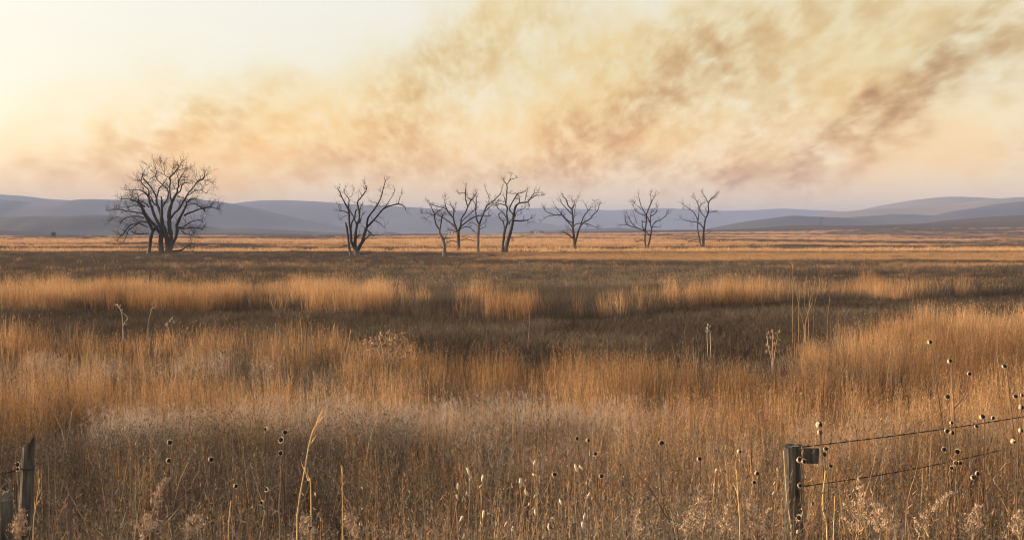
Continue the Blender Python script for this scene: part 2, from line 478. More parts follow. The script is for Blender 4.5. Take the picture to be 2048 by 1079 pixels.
def make_tree(spec, label):
    sc, ox, oy = spec['zoom']
    base_px = spec['base']
    bp = on_ground(*base_px)
    D = bp[1]
    T = thing('dead_tree', bp, label, 'tree', 'dead trees on the prairie')
    mpp = D / F / sc                                # metres per traced unit
    done = []                                       # (points2d, depth) of limbs traced so far
    crown = MB(); 
    twig_mb = MB()
    for li, (kind, pts, w) in enumerate(spec['limbs']):
        p2 = smooth_line(np.array(pts, float), 4)
        L = np.concatenate(([0], np.cumsum(np.linalg.norm(np.diff(p2, axis=0), axis=1))))
        d0 = 0.0
        if done:
            A = np.vstack([np.column_stack((q, z)) for q, z in done])
            dist = np.hypot(A[:, 0] - p2[0, 0], A[:, 1] - p2[0, 1])
            j = np.argmin(dist)
            if dist[j] < 60 * sc / 5.4: d0 = A[j, 2]
        slope = rng.uniform(.25, .75) * rng.choice((-1, 1)) if kind != 't' else rng.uniform(-.12, .12)
        dep = d0 + slope * L * mpp
        n = len(p2)
        jit = rng.normal(0, 1.0, (n, 2)) * (.9 if kind != 't' else .6) * sc / 5.4
        jit[0] = jit[-1] = 0
        P = np.array([at(ox + (a + u) / sc, oy + (b_ + v) / sc, D + z) for (a, b_), (u, v), z in zip(p2, jit, dep)])
        rad = catmull_r(w, n) * .5 * mpp * spec.get('thick', 1.0) * (1 + rng.normal(0, .07, n))
        rad = np.maximum(rad, .013)
        if kind == 't' and pts[0][1] / sc + oy > base_px[1] - 12:
            foot = P[0].copy(); foot[2] = min(foot[2], float(ground(foot[0], foot[1]))) - .5
            P = np.vstack((foot, P)); rad = np.concatenate(([rad[0] * 1.25], rad)); rad[1] *= 1.1
        if kind == 't':
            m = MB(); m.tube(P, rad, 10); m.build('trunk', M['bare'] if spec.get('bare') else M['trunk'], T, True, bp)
        else:
            crown.tube(P, rad, 7)
        done.append((p2, dep))
        # twigs
        tl = spec.get('twig', 1.0)
        nt_ = int(L[-1] * mpp * (3.2 if kind != 't' else .5) * spec.get('dens', 1.0))
        for _ in range(nt_):
            k = rng.integers(max(1, n // 4), n)
            if rad[min(k, len(rad) - 1)] > .16 and rng.random() < .6: continue
            q = P[min(k, len(P) - 1)]
            tg = P[min(k, len(P) - 1)] - P[max(min(k, len(P) - 1) - 1, 0)]
            tg = tg / (np.linalg.norm(tg) + 1e-9)
            twigs(twig_mb, q, tg * .55, rng.uniform(.4, 1.25) * tl, rng.uniform(.016, .028), 2)
        if kind != 't':
            for _ in range(3):
                tg = P[-1] - P[-2]; tg = tg / (np.linalg.norm(tg) + 1e-9)
                twigs(twig_mb, P[-1], tg * .9, rng.uniform(.5, 1.2) * tl, max(.016, min(rad[-1] * .6, .03)), 2)
    c = crown.build('crown', M['bark'], T, True, bp)
    twig_mb.build('sprays', M['twig'], c, False, bp)
    return T

def U(y): return y + 874          # second close look at the big tree, carried into the first one's frame
BIG = dict(zoom=(9.3, 220, 310), base=(326, 511), dens=1.45, twig=1.2, thick=1.08, limbs=[
    ('t', [(960, U(960)), (945, U(760)), (955, U(600)), (975, U(450)), (958, U(300)), (965, U(150)), (960, U(0)), (960, 770)], (85, 80, 85, 75, 60, 45, 32, 18)),
    ('t', [(1085, U(1010)), (1075, U(800)), (1045, U(620)), (1000, U(450))], (95, 85, 75, 60)),
    ('t', [(715, U(990)), (735, U(850)), (752, U(700)), (790, U(560)), (850, U(470)), (930, U(420))], (72, 64, 60, 50, 45, 40)),
    ('t', [(1120, U(900)), (1140, U(660)), (1110, U(500)), (1100, U(330)), (1105, U(180)), (1150, U(10)), (1200, 780)], (70, 75, 75, 70, 60, 50, 42)),
    ('l', [(1195, 790), (1250, 690), (1255, 620), (1280, 580), (1270, 500), (1300, 440), (1340, 380), (1400, 295)], (44, 34, 26, 26, 20, 18, 16, 9)),
    ('l', [(1150, 870), (1130, 800), (1115, 700), (1112, 600), (1125, 480), (1108, 425), (1160, 370), (1230, 290), (1300, 190), (1340, 120)], (36, 26, 24, 22, 22, 30, 24, 18, 12, 7)),
    ('l', [(1240, 290), (1320, 265), (1400, 250)], (13, 10, 6)),
    ('l', [(1165, 365), (1170, 270), (1185, 210)], (13, 10, 10)),
    ('l', [(1105, 420), (1060, 400), (1020, 370), (1010, 310)], (18, 14, 12, 6)),
    ('l', [(1060, 430), (1010, 510), (980, 560)], (12, 11, 11)),
    ('l', [(1235, 735), (1310, 660), (1340, 560), (1390, 520), (1430, 525)], (26, 22, 22, 20, 8)),
    ('l', [(1275, 480), (1370, 460), (1440, 450)], (14, 12, 6)), ('l', [(1280, 480), (1260, 420), (1240, 330)], (14, 12, 6)),
    ('l', [(1330, 410), (1420, 410)], (9, 5)), ('l', [(1240, 630), (1190, 620), (1140, 650)], (12, 9, 7)),
    ('l', [(1130, U(880)), (1175, U(760)), (1230, U(640)), (1245, U(540)), (1240, U(440)), (1290, U(320)), (1345, U(210)), (1400, U(100)), (1430, U(0)), (1440, 880), (1490, 820), (1540, 820), (1600, 805)], (46, 50, 54, 62, 62, 52, 44, 34, 28, 24, 24, 22, 12)),
    ('l', [(1110, U(330)), (1210, U(190)), (1260, 1030), (1330, 920), (1400, 810), (1440, 730), (1530, 620), (1600, 530), (1640, 480), (1730, 440), (1760, 390), (1795, 370)], (40, 36, 36, 34, 32, 22, 18, 20, 32, 32, 14, 7)),
    ('l', [(1440, 750), (1500, 720), (1580, 660), (1700, 650), (1740, 600)], (16, 15, 15, 14, 9)), ('l', [(1705, 650), (1790, 715)], (12, 7)),
    ('l', [(1740, 470), (1870, 500), (1930, 545)], (8, 6, 4)), ('l', [(1625, 500), (1590, 430), (1565, 340)], (9, 6, 4)),
    ('l', [(1390, 810), (1320, 785), (1240, 785)], (16, 14, 9)),
    ('l', [(1385, U(250)), (1450, U(210)), (1560, U(170)), (1680, U(125)), (1760, U(110)), (1860, U(90)), (1900, U(95)), (1960, U(120)), (2045, U(125))], (38, 36, 28, 22, 22, 24, 14, 12, 7)),
    ('l', [(1440, U(50)), (1520, U(35)), (1600, U(35)), (1680, U(90)), (1740, U(120)), (1758, U(170))], (14, 14, 16, 22, 26, 14)),
    ('l', [(1860, U(90)), (1855, U(50)), (1890, U(15))], (10, 8, 5)),
    ('l', [(1280, U(470)), (1370, U(460)), (1450, U(400)), (1530, U(360)), (1660, U(330)), (1705, U(350))], (30, 26, 22, 18, 14, 8)),
    ('l', [(1285, U(490)), (1400, U(490)), (1560, U(470)), (1640, U(480)), (1695, U(495))], (24, 20, 18, 18, 16)),
    ('l', [(1320, U(525)), (1390, U(580)), (1480, U(610)), (1560, U(640)), (1650, U(665))], (18, 18, 14, 12, 6)), ('l', [(1500, U(500)), (1565, U(580))], (14, 12)),
    ('l', [(1180, U(910)), (1330, U(890)), (1410, U(830)), (1470, U(815)), (1500, U(850))], (26, 28, 24, 24, 12)),
    ('l', [(790, U(520)), (740, U(400)), (680, U(300)), (620, U(180)), (580, U(70)), (530, U(20)), (480, 850)], (50, 52, 48, 42, 34, 28, 14)),
    ('l', [(920, U(560)), (830, U(430)), (740, U(330)), (665, U(220)), (600, U(100)), (530, 890), (420, 830), (340, 820), (240, 815), (185, 828)], (62, 56, 48, 40, 34, 26, 22, 16, 13, 7)),
    ('l', [(945, U(480)), (880, U(360)), (820, U(230)), (780, U(100)), (745, 890), (725, 790), (665, 715), (620, 680), (560, 655), (470, 640), (380, 655), (285, 640)], (60, 56, 50, 46, 42, 36, 32, 20, 16, 15, 14, 8)),
    ('l', [(712, 760), (722, 660), (650, 580), (600, 530), (580, 470), (600, 370)], (30, 22, 18, 18, 18, 9)), ('l', [(580, 470), (490, 477)], (12, 7)),
    ('l', [(660, 705), (580, 730), (525, 770), (530, 830)], (16, 14, 14, 8)), ('l', [(520, 770), (500, 720), (440, 730)], (10, 8, 5)),
    ('l', [(955, U(280)), (910, U(120)), (870, 890), (862, 780), (830, 710), (790, 640), (700, 520), (640, 460), (605, 395)], (50, 44, 36, 34, 26, 24, 28, 30, 12)),
    ('l', [(880, 760), (900, 680), (915, 610), (985, 565), (930, 510), (880, 460), (850, 390), (862, 310), (840, 215)], (26, 22, 18, 20, 16, 14, 14, 12, 7)),
    ('l', [(985, 570), (1050, 610), (1085, 680), (1075, 780), (1030, 880), (970, 970)], (18, 18, 20, 22, 24, 26)),
    ('l', [(850, 350), (790, 310), (700, 200)], (9, 8, 4)), ('l', [(710, 510), (760, 440), (830, 405)], (11, 9, 6)), ('l', [(735, 520), (810, 460)], (9, 6)),
    ('l', [(890, 680), (960, 640), (985, 610)], (10, 8, 5)), ('l', [(1010, 330), (960, 230), (930, 120)], (9, 7, 4)), ('l', [(1010, 310), (1020, 180)], (8, 4)),
    ('l', [(860, U(60)), (810, 890), (760, 780)], (26, 22, 18)),
    ('l', [(640, U(220)), (560, U(200)), (410, U(180)), (270, U(155)), (160, U(135)), (40, U(140))], (32, 26, 22, 20, 18, 12)),
    ('l', [(630, U(290)), (540, U(265)), (380, U(265)), (260, U(310)), (215, U(360)), (190, U(390))], (26, 22, 16, 18, 16, 9)),
    ('l', [(690, U(370)), (590, U(360)), (520, U(390)), (380, U(430)), (300, U(510)), (270, U(560)), (200, U(620)), (160, U(680))], (30, 24, 26, 20, 20, 22, 18, 8)),
    ('l', [(540, U(395)), (500, U(330)), (440, U(300))], (18, 18, 10)), ('l', [(705, U(460)), (590, U(420)), (540, U(385))], (20, 18, 14)),
    ('l', [(520, U(400)), (420, U(470)), (340, U(540)), (310, U(630)), (240, U(760))], (20, 18, 16, 12, 6)),
    ('l', [(725, U(580)), (620, U(590)), (470, U(580)), (390, U(540))], (18, 18, 22, 14)),
    ('l', [(650, 960), (530, 880), (430, 840)], (30, 26, 14)), ('l', [(730, 970), (640, 890), (540, 860)], (28, 22, 12)), ('l', [(1250, U(150)), (1300, U(40)), (1260, 860)], (20, 16, 8)),
    ('l', [(960, U(40)), (1030, 860), (1100, 810)], (18, 14, 6)), ('l', [(650, U(200)), (560, U(90)), (470, U(60)), (330, U(90)), (220, U(100))], (20, 18, 14, 10, 6)),
    ('l', [(260, 1180), (120, 1150), (40, 1200), (10, 1210)], (7, 6, 4, 4)),
])
T2 = dict(zoom=(5.395, 650, 330), base=(710, 513), dens=.55, twig=.75, limbs=[
    ('t', [(337, 985), (335, 920), (322, 880)], (64, 54, 50)),
    ('t', [(278, 975), (260, 870), (247, 760), (236, 680), (222, 615)], (32, 26, 24, 24, 16)),
    ('l', [(322, 900), (285, 820), (275, 700), (262, 620), (258, 520), (250, 470), (215, 410), (180, 340), (160, 290), (140, 265)], (34, 30, 26, 20, 20, 18, 14, 12, 11, 9)),
    ('l', [(255, 470), (258, 370), (230, 330), (205, 290), (215, 250)], (13, 11, 8, 6, 4)), ('l', [(258, 345), (285, 340), (305, 280)], (5, 5, 3)), ('l', [(250, 520), (215, 500), (170, 492)], (14, 13, 9)),
    ('l', [(175, 492), (165, 440), (140, 420)], (6, 5, 3)), ('l', [(245, 540), (200, 555), (170, 580)], (5, 5, 3)),
    ('l', [(278, 690), (290, 620), (320, 560), (330, 500), (345, 480)], (22, 18, 16, 16, 10)), ('l', [(342, 640), (310, 560), (275, 505), (260, 480)], (16, 14, 13, 10)),
    ('l', [(325, 880), (328, 760), (345, 650), (370, 580), (368, 490), (350, 405), (380, 360), (420, 310), (450, 255), (432, 215)], (38, 36, 28, 22, 18, 16, 14, 12, 12, 7)),
    ('l', [(370, 520), (385, 455)], (14, 9)), ('l', [(375, 620), (400, 545)], (13, 7)), ('l', [(395, 325), (378, 290)], (6, 4)), ('l', [(445, 260), (410, 235)], (8, 4)),
    ('l', [(350, 920), (400, 830), (430, 730), (455, 670), (520, 600), (580, 530), (640, 465), (720, 435), (790, 420), (850, 440), (872, 485)], (36, 34, 30, 26, 20, 18, 18, 14, 14, 10, 5)),
    ('l', [(452, 665), (465, 570), (520, 490), (570, 420), (610, 330), (630, 250), (655, 165)], (24, 20, 17, 15, 11, 10, 6)),
    ('l', [(645, 455), (690, 390), (735, 320), (755, 265)], (9, 7, 6, 3)), ('l', [(790, 415), (812, 350), (825, 315)], (9, 5, 3)), ('l', [(560, 425), (545, 400), (508, 405)], (9, 8, 5)),
    ('l', [(525, 595), (580, 620), (628, 668)], (9, 8, 5)), ('l', [(440, 685), (490, 730), (520, 762)], (13, 12, 6)), ('l', [(445, 685), (400, 650)], (8, 4)), ('l', [(395, 850), (440, 790), (478, 763)], (18, 15, 9)),
    ('l', [(612, 300), (600, 280)], (7, 4)), ('l', [(630, 245), (672, 240)], (7, 3)), ('l', [(660, 465), (640, 440), (600, 450)], (6, 4, 3)),
    ('l', [(160, 1000), (230, 970), (282, 985)], (10, 14, 14)), ('l', [(380, 955), (460, 958)], (12, 10)), ('l', [(170, 880), (245, 865)], (10, 12)), ('l', [(330, 790), (365, 760)], (20, 20)),
])
Z3 = (5.396, 830, 330)
T3 = dict(zoom=Z3, base=(888.5, 517), dens=1.1, twig=.7, bare=1, limbs=[
    ('t', [(312, 1000), (318, 880), (300, 800), (270, 735), (262, 690)], (44, 40, 36, 26, 22)),
    ('l', [(264, 695), (228, 640), (212, 580), (205, 510), (175, 455)], (22, 18, 14, 13, 7)), ('l', [(267, 695), (285, 610), (290, 550), (315, 512)], (17, 14, 13, 9)),
    ('l', [(212, 570), (225, 520), (280, 480)], (12, 11, 5)), ('l', [(205, 540), (150, 520), (80, 522)], (8, 6, 4)), ('l', [(180, 535), (120, 575)], (6, 3)), ('l', [(305, 805), (328, 788)], (22, 14)), ('l', [(295, 560), (250, 540)], (6, 4)), ('l', [(260, 500), (290, 470)], (5, 3)),
    ('l', [(300, 900), (275, 875)], (8, 4))])
T4 = dict(zoom=Z3, base=(917, 503), dens=1.0, twig=.8, limbs=[
    ('t', [(470, 925), (468, 800), (465, 715)], (42, 36, 34)),
    ('l', [(462, 725), (430, 640), (410, 570), (370, 520), (330, 470), (280, 455), (190, 430), (140, 400)], (26, 20, 17, 15, 13, 9, 7, 4)),
    ('l', [(410, 570), (420, 490), (385, 430)], (14, 12, 8)), ('l', [(360, 510), (325, 420), (325, 350)], (12, 9, 5)), ('l', [(452, 695), (400, 640), (340, 590), (290, 570)], (17, 15, 12, 7)),
    ('l', [(470, 720), (495, 640), (500, 580), (545, 510), (570, 450), (600, 390), (640, 340), (665, 300)], (28, 20, 16, 15, 14, 12, 9, 5)),
    ('l', [(570, 450), (548, 380), (545, 300), (550, 230)], (15, 12, 12, 8)), ('l', [(545, 300), (490, 300), (470, 310)], (7, 5, 3)), ('l', [(485, 670), (560, 610), (640, 560), (720, 545), (805, 550)], (17, 14, 12, 10, 5)),
    ('l', [(500, 610), (600, 520), (640, 480)], (12, 10, 6)), ('l', [(605, 380), (560, 340)], (9, 5)), ('l', [(485, 690), (530, 670), (590, 670), (640, 715)], (12, 10, 8, 5)),
    ('l', [(455, 828), (400, 815), (360, 822), (345, 845)], (11, 9, 8, 5)), ('l', [(488, 810), (560, 800), (645, 822)], (10, 9, 5)), ('l', [(445, 725), (410, 705), (365, 700)], (10, 9, 7)), ('l', [(380, 820), (375, 860)], (6, 3)), ('l', [(440, 500), (425, 470), (440, 430)], (6, 5, 3))])
T5 = dict(zoom=Z3, base=(955.5, 506), dens=.8, twig=.7, bare=1, limbs=[
    ('t', [(678, 945), (680, 800), (685, 700), (690, 635)], (34, 32, 30, 30)),
    ('l', [(690, 640), (665, 580), (655, 500), (658, 430), (662, 345)], (19, 15, 14, 14, 6)), ('l', [(658, 440), (630, 390), (600, 368)], (9, 7, 4)),
    ('l', [(693, 640), (720, 570), (745, 510), (775, 440), (830, 400), (880, 350), (920, 310), (942, 255)], (20, 17, 15, 14, 12, 10, 9, 5)),
    ('l', [(755, 500), (810, 450), (840, 410)], (9, 8, 6)), ('l', [(800, 400), (795, 340), (755, 240)], (7, 6, 3)), ('l', [(700, 690), (750, 670)], (8, 4)), ('l', [(698, 660), (770, 600)], (7, 4)), ('l', [(680, 660), (640, 630), (605, 620)], (7, 6, 4)), ('l', [(770, 430), (800, 415)], (6, 6)), ('l', [(790, 545), (800, 480)], (5, 3))])
T6 = dict(zoom=Z3, base=(1007, 510), dens=.8, twig=.75, limbs=[
    ('t', [(975, 955), (990, 860), (1025, 740), (1050, 640), (1062, 540)], (48, 42, 38, 34, 28)),
    ('t', [(938, 950), (955, 800), (968, 710), (1000, 610)], (40, 32, 28, 24)),
    ('l', [(1000, 615), (990, 520), (998, 470), (982, 430), (985, 350), (992, 220), (955, 165)], (22, 18, 17, 15, 13, 11, 6)),
    ('l', [(992, 210), (1030, 160), (1090, 140)], (9, 7, 4)), ('l', [(1030, 160), (1040, 95)], (6, 3)), ('l', [(965, 695), (955, 620), (915, 570), (905, 525), (940, 520)], (14, 12, 11, 11, 6)),
    ('l', [(985, 570), (950, 510), (900, 470), (880, 440)], (12, 10, 9, 5)), ('l', [(990, 440), (930, 420), (885, 427)], (11, 10, 6)), ('l', [(900, 470), (885, 390), (960, 395)], (6, 6, 4)), ('l', [(975, 400), (965, 340)], (6, 4)),
    ('l', [(1062, 550), (1085, 450), (1130, 410), (1210, 400), (1240, 370), (1300, 330), (1362, 325)], (30, 24, 16, 14, 13, 9, 5)),
    ('l', [(1058, 530), (1020, 480), (1040, 420), (1080, 350), (1110, 310), (1152, 300)], (16, 15, 13, 13, 13, 9)), ('l', [(1070, 600), (1130, 600), (1200, 595), (1245, 580)], (18, 15, 12, 7)), ('l', [(1200, 595), (1232, 612)], (8, 4)),
    ('l', [(1078, 560), (1105, 500), (1170, 470)], (11, 9, 5)), ('l', [(1130, 410), (1125, 350)], (11, 7)), ('l', [(1125, 370), (1095, 365)], (7, 4)), ('l', [(1185, 400), (1200, 330), (1212, 280)], (9, 8, 4)), ('l', [(1240, 370), (1280, 310), (1335, 298)], (9, 8, 4)),
    ('l', [(1210, 400), (1238, 430), (1222, 470)], (7, 6, 4)), ('l', [(1012, 790), (1040, 780), (1050, 812)], (8, 6, 4)), ('l', [(1010, 640), (1030, 600), (1050, 590)], (14, 12, 12)), ('l', [(1090, 300), (1060, 310), (1030, 300)], (6, 5, 3)), ('l', [(1100, 540), (1150, 520)], (5, 3))])
Z7 = (5.12, 1070, 360)
T7 = dict(zoom=Z7, base=(1148.5, 500), dens=.6, twig=.9, limbs=[
    ('t', [(405, 712), (400, 600), (388, 500), (388, 400), (376, 290)], (38, 32, 24, 21, 16)),
    ('l', [(380, 300), (340, 260), (320, 200), (285, 165)], (14, 12, 11, 6)), ('l', [(372, 345), (320, 290), (262, 222)], (12, 11, 6)), ('l', [(376, 295), (402, 252)], (16, 10)),
    ('l', [(388, 490), (360, 450), (310, 400), (280, 360), (200, 355), (130, 330), (90, 295)], (17, 14, 13, 14, 11, 8, 4)), ('l', [(200, 360), (120, 375), (65, 418)], (7, 6, 3)), ('l', [(387, 440), (340, 415), (295, 385)], (12, 11, 11)), ('l', [(275, 360), (272, 330)], (14, 9)), ('l', [(275, 345), (215, 280), (190, 235)], (6, 5, 3)),
    ('l', [(395, 475), (430, 445), (520, 445), (630, 486)], (10, 9, 9, 5)), ('l', [(405, 660), (430, 580), (450, 500), (490, 440), (560, 400), (600, 350), (640, 310), (662, 245)], (26, 20, 16, 14, 12, 11, 10, 5)),
    ('l', [(462, 470), (500, 370), (540, 315), (515, 255)], (13, 11, 9, 4)), ('l', [(617, 310), (612, 220)], (7, 3)), ('l', [(540, 318), (582, 268)], (8, 4)), ('l', [(384, 592), (330, 550), (288, 528)], (15, 12, 7)), ('l', [(382, 520), (325, 490)], (7, 4)),
    ('l', [(398, 370), (410, 280), (432, 180)], (7, 6, 3)), ('l', [(390, 390), (408, 370)], (9, 6)), ('l', [(400, 290), (375, 190)], (5, 3)), ('l', [(525, 445), (545, 480)], (7, 3)), ('l', [(110, 320), (95, 285)], (4, 3))])
T8 = dict(zoom=Z7, base=(1294, 499), dens=.9, twig=.95, limbs=[
    ('t', [(1136, 705), (1125, 610), (1128, 530)], (20, 18, 16)), ('t', [(1155, 690), (1180, 590), (1195, 500)], (19, 17, 14)),
    ('l', [(1195, 500), (1180, 430), (1185, 350)], (14, 12, 9)), ('l', [(1128, 530), (1105, 490), (1100, 450)], (10, 9, 5)), ('l', [(1128, 530), (1140, 430), (1140, 360), (1165, 290), (1190, 230), (1228, 165)], (14, 13, 12, 10, 9, 4)),
    ('l', [(1140, 360), (1090, 270), (1060, 160)], (10, 8, 4)), ('l', [(1190, 230), (1185, 130)], (6, 3)), ('l', [(1125, 520), (1050, 490), (960, 465), (925, 420), (925, 390)], (12, 10, 9, 8, 4)), ('l', [(955, 460), (880, 460)], (6, 4)),
    ('l', [(1050, 490), (990, 440), (940, 340)], (8, 7, 3)), ('l', [(1178, 570), (1130, 520)], (12, 12)), ('l', [(1182, 440), (1145, 370)], (11, 10)), ('l', [(1188, 370), (1240, 330), (1250, 285)], (11, 9, 4)),
    ('l', [(1192, 505), (1220, 440), (1280, 410), (1320, 380), (1358, 345)], (11, 10, 9, 7, 3)), ('l', [(1140, 375), (1040, 320), (1000, 255)], (8, 6, 3)), ('l', [(1210, 480), (1272, 484)], (6, 4)), ('l', [(1045, 450), (1020, 375)], (6, 3)), ('l', [(1125, 605), (1080, 610), (1045, 635)], (8, 7, 4)),
    ('l', [(1085, 430), (1140, 425)], (6, 6)), ('l', [(1090, 300), (1010, 230)], (5, 3)), ('l', [(1185, 345), (1230, 290)], (6, 3))])
T9 = dict(zoom=Z7, base=(1405, 499), dens=.8, twig=.85, limbs=[
    ('t', [(1724, 705), (1725, 600), (1728, 500)], (27, 24, 20)), ('t', [(1702, 700), (1685, 600), (1666, 500), (1670, 400)], (18, 15, 13, 11)),
    ('l', [(1728, 505), (1745, 400), (1775, 330), (1775, 240), (1810, 190), (1868, 138)], (19, 15, 14, 13, 11, 5)), ('l', [(1670, 405), (1680, 300), (1660, 220), (1620, 178)], (11, 9, 7, 4)),
    ('l', [(1726, 495), (1680, 440), (1580, 420), (1495, 400)], (12, 10, 8, 4)), ('l', [(1670, 420), (1640, 350), (1590, 300), (1518, 250)], (9, 8, 7, 4)), ('l', [(1600, 305), (1518, 295)], (5, 3)), ('l', [(1748, 385), (1700, 330), (1690, 260), (1740, 230)], (10, 8, 6, 3)),
    ('l', [(1778, 332), (1845, 322)], (8, 5)), ('l', [(1770, 230), (1740, 170), (1718, 138)], (9, 7, 4)), ('l', [(1768, 330), (1748, 300)], (7, 4)), ('l', [(1692, 632), (1610, 625), (1540, 610)], (8, 6, 4)), ('l', [(1735, 560), (1788, 538)], (8, 4)), ('l', [(1810, 190), (1850, 180)], (5, 3))])
for spec, lab in (
        (BIG, 'widest dead tree, bushy grey crown of many spreading limbs with a low fallen bough'),
        (T2, 'dead tree with wide open fork of five bare limbs and a broken snag beside it'),
        (T3, 'short leaning dead tree with pale lower trunk, frontmost of the central clump'),
        (T4, 'dark straight dead tree with a broad forked crown, between two paler trunks'),
        (T5, 'slim pale-trunked dead tree forking into a narrow Y beside the twin-trunked one'),
        (T6, 'tallest of the central clump, leaning dead tree with two crossing trunks'),
        (T7, 'dead tree standing alone with low wide arms and a broken top right of the clump'),
        (T8, 'slender dead tree of fine upright twigs on two thin trunks, between two lone trees'),
        (T9, 'thin two-stemmed dead tree at the end of the row, tallest on its right side')):
    make_tree(spec, lab)

# ------------------------------------------------------------------ grass: tufts of real stems, scattered by the thousand
TUFTS = bpy.data.collections.new('tuft_kinds')      # not linked to the scene: only drawn through the grass objects
def lean(s): return rng.normal(0, s, 2)
def disc(r):
    a, q = rng.uniform(0, 2 * math.pi), r * math.sqrt(rng.random())
    return np.array((q * math.cos(a), q * math.sin(a), 0))
def stem(mb, b, h, w, ln, seg=2, bend=.05):
    tip = b + np.array((*(lean(ln) * h), h))
    bd = np.array((*rng.normal(0, bend, 2), 0)) * h
    mb.blade(b, tip, w, bd, seg)
    return b, tip, bd
def onstem(s, t):
    b, tip, bd = s
    return b + (tip - b) * t + bd * 4 * t * (1 - t)
def tuft_blue(r=.16, n=14, h=(.7, 1.12), w=.005, leaf=22, spk=8):
    mb = MB()
    for _ in range(n):
        s = stem(mb, disc(r), rng.uniform(*h), w * rng.choice((.7, 1, 1.6)), .11)
        for k in range(spk):
            p = onstem(s, rng.uniform(.5, .98))
            d = np.array((*rng.normal(0, .5, 2), .9)); d /= np.linalg.norm(d)
            mb.blade(p, p + d * rng.uniform(.02, .05), rng.uniform(.004, .008), seg=1)
    for _ in range(leaf):
        stem(mb, disc(r), rng.uniform(.3, .75) * h[1], w * 1.2, .3, 3, .16)
    return mb
def tuft_grey(r=.2, n=9, h=(.5, .95), w=.0046, leaf=12):
    mb = MB()
    for _ in range(n):
        s = stem(mb, disc(r), rng.uniform(*h), w, .12)
        for k in range(7):
            p = onstem(s, rng.uniform(.4, .97))
            d = np.array((*rng.normal(0, .8, 2), .7)); d /= np.linalg.norm(d)
            q = p + d * rng.uniform(.05, .16)
            mb.blade(p, q, .0028, seg=1)
            for _ in range(3):
                o = p + (q - p) * rng.uniform(.4, 1) + rng.normal(0, .008, 3)
                mb.blade(o, o + rng.normal(0, .011, 3) + (0, 0, .008), rng.uniform(.007, .014), seg=1)
    for _ in range(leaf):
        stem(mb, disc(r), rng.uniform(.25, .6), w * 1.2, .35, 3, .2)
    return mb
def tuft_stalk(r=.3, n=3, h=(.85, 1.25)):
    mb = MB()
    for _ in range(n):
        s = stem(mb, disc(r), rng.uniform(*h), rng.uniform(.006, .011), .22, 3, .07)
        for k in range(rng.integers(3, 9)):
            p = onstem(s, rng.uniform(.35, 1))
            d = np.array((*rng.normal(0, .7, 2), .8)); d /= np.linalg.norm(d)
            q = p + d * rng.uniform(.05, .2)
            mb.blade(p, q, .005, rng.normal(0, .02, 3), 2)
            for _ in range(2): mb.blade(q, q + rng.normal(0, .014, 3), .014, seg=1)
    return mb
def tuft_fuzz(r=.18, n=11, h=(.5, .78)):
    mb = MB()
    for _ in range(n):
        s = stem(mb, disc(r), rng.uniform(*h), .0035, .12)
        for k in range(20):
            p = onstem(s, rng.uniform(.5, 1))
            d = np.array((*rng.normal(0, .8, 2), .6)); d /= np.linalg.norm(d)
            mb.blade(p, p + d * rng.uniform(.05, .13), .0045, seg=1)
    return mb
def tuft_plain(r, n, h, w, ln=.12, seg=2, bend=.08, seeds=0):
    mb = MB()
    for _ in range(n):
        s = stem(mb, disc(r), rng.uniform(*h), w * rng.uniform(.6, 1.3), ln, seg, bend)
        for k in range(seeds):
            p = onstem(s, rng.uniform(.55, 1))
            d = np.array((*rng.normal(0, .6, 2), .7)); d /= np.linalg.norm(d)
            mb.blade(p, p + d * rng.uniform(2, 6) * w, w * rng.uniform(.8, 1.6), seg=1)
    return mb
KINDS = []
def kind(name, mb, mat):
    o = bpy.data.objects.new('%s_%02d' % ('tuft', len(KINDS)), mb.mesh(name, mat))
    TUFTS.objects.link(o); KINDS.append(name)
for _ in range(4): kind('blue', tuft_blue(), M['blue'])
for _ in range(4): kind('grey', tuft_grey(), M['grey'])
for _ in range(4): kind('stalk', tuft_stalk(), M['grey'])
for _ in range(2): kind('fuzz', tuft_fuzz(), M['fuzz'])
for _ in range(3): kind('bluemid', tuft_plain(.26, 30, (.55, 1.1), .010, .1, 2, .06, 2), M['blue'])
for _ in range(3): kind('greymid', tuft_plain(.3, 26, (.35, .85), .010, .2, 2, .12, 3), M['grey'])
for _ in range(2): kind('dark', tuft_plain(.35, 34, (.10, .32), .012, .45, 2, .2), M['dark'])
for _ in range(2): kind('blueloose', tuft_plain(.55, 34, (.5, 1.0), .024, .1, 2, .06, 2), M['blue'])
for _ in range(3): kind('greyloose', tuft_plain(.6, 34, (.3, .8), .022, .28, 2, .16, 2), M['grey'])
for _ in range(2): kind('bluefar', tuft_plain(1.3, 60, (.25, .6), .07, .2, 1, .0), M['blue'])
for _ in range(2): kind('greyfar', tuft_plain(1.3, 60, (.2, .5), .07, .3, 1, .0), M['grey'])
KI = {n: (KINDS.index(n), KINDS.count(n)) for n in set(KINDS)}

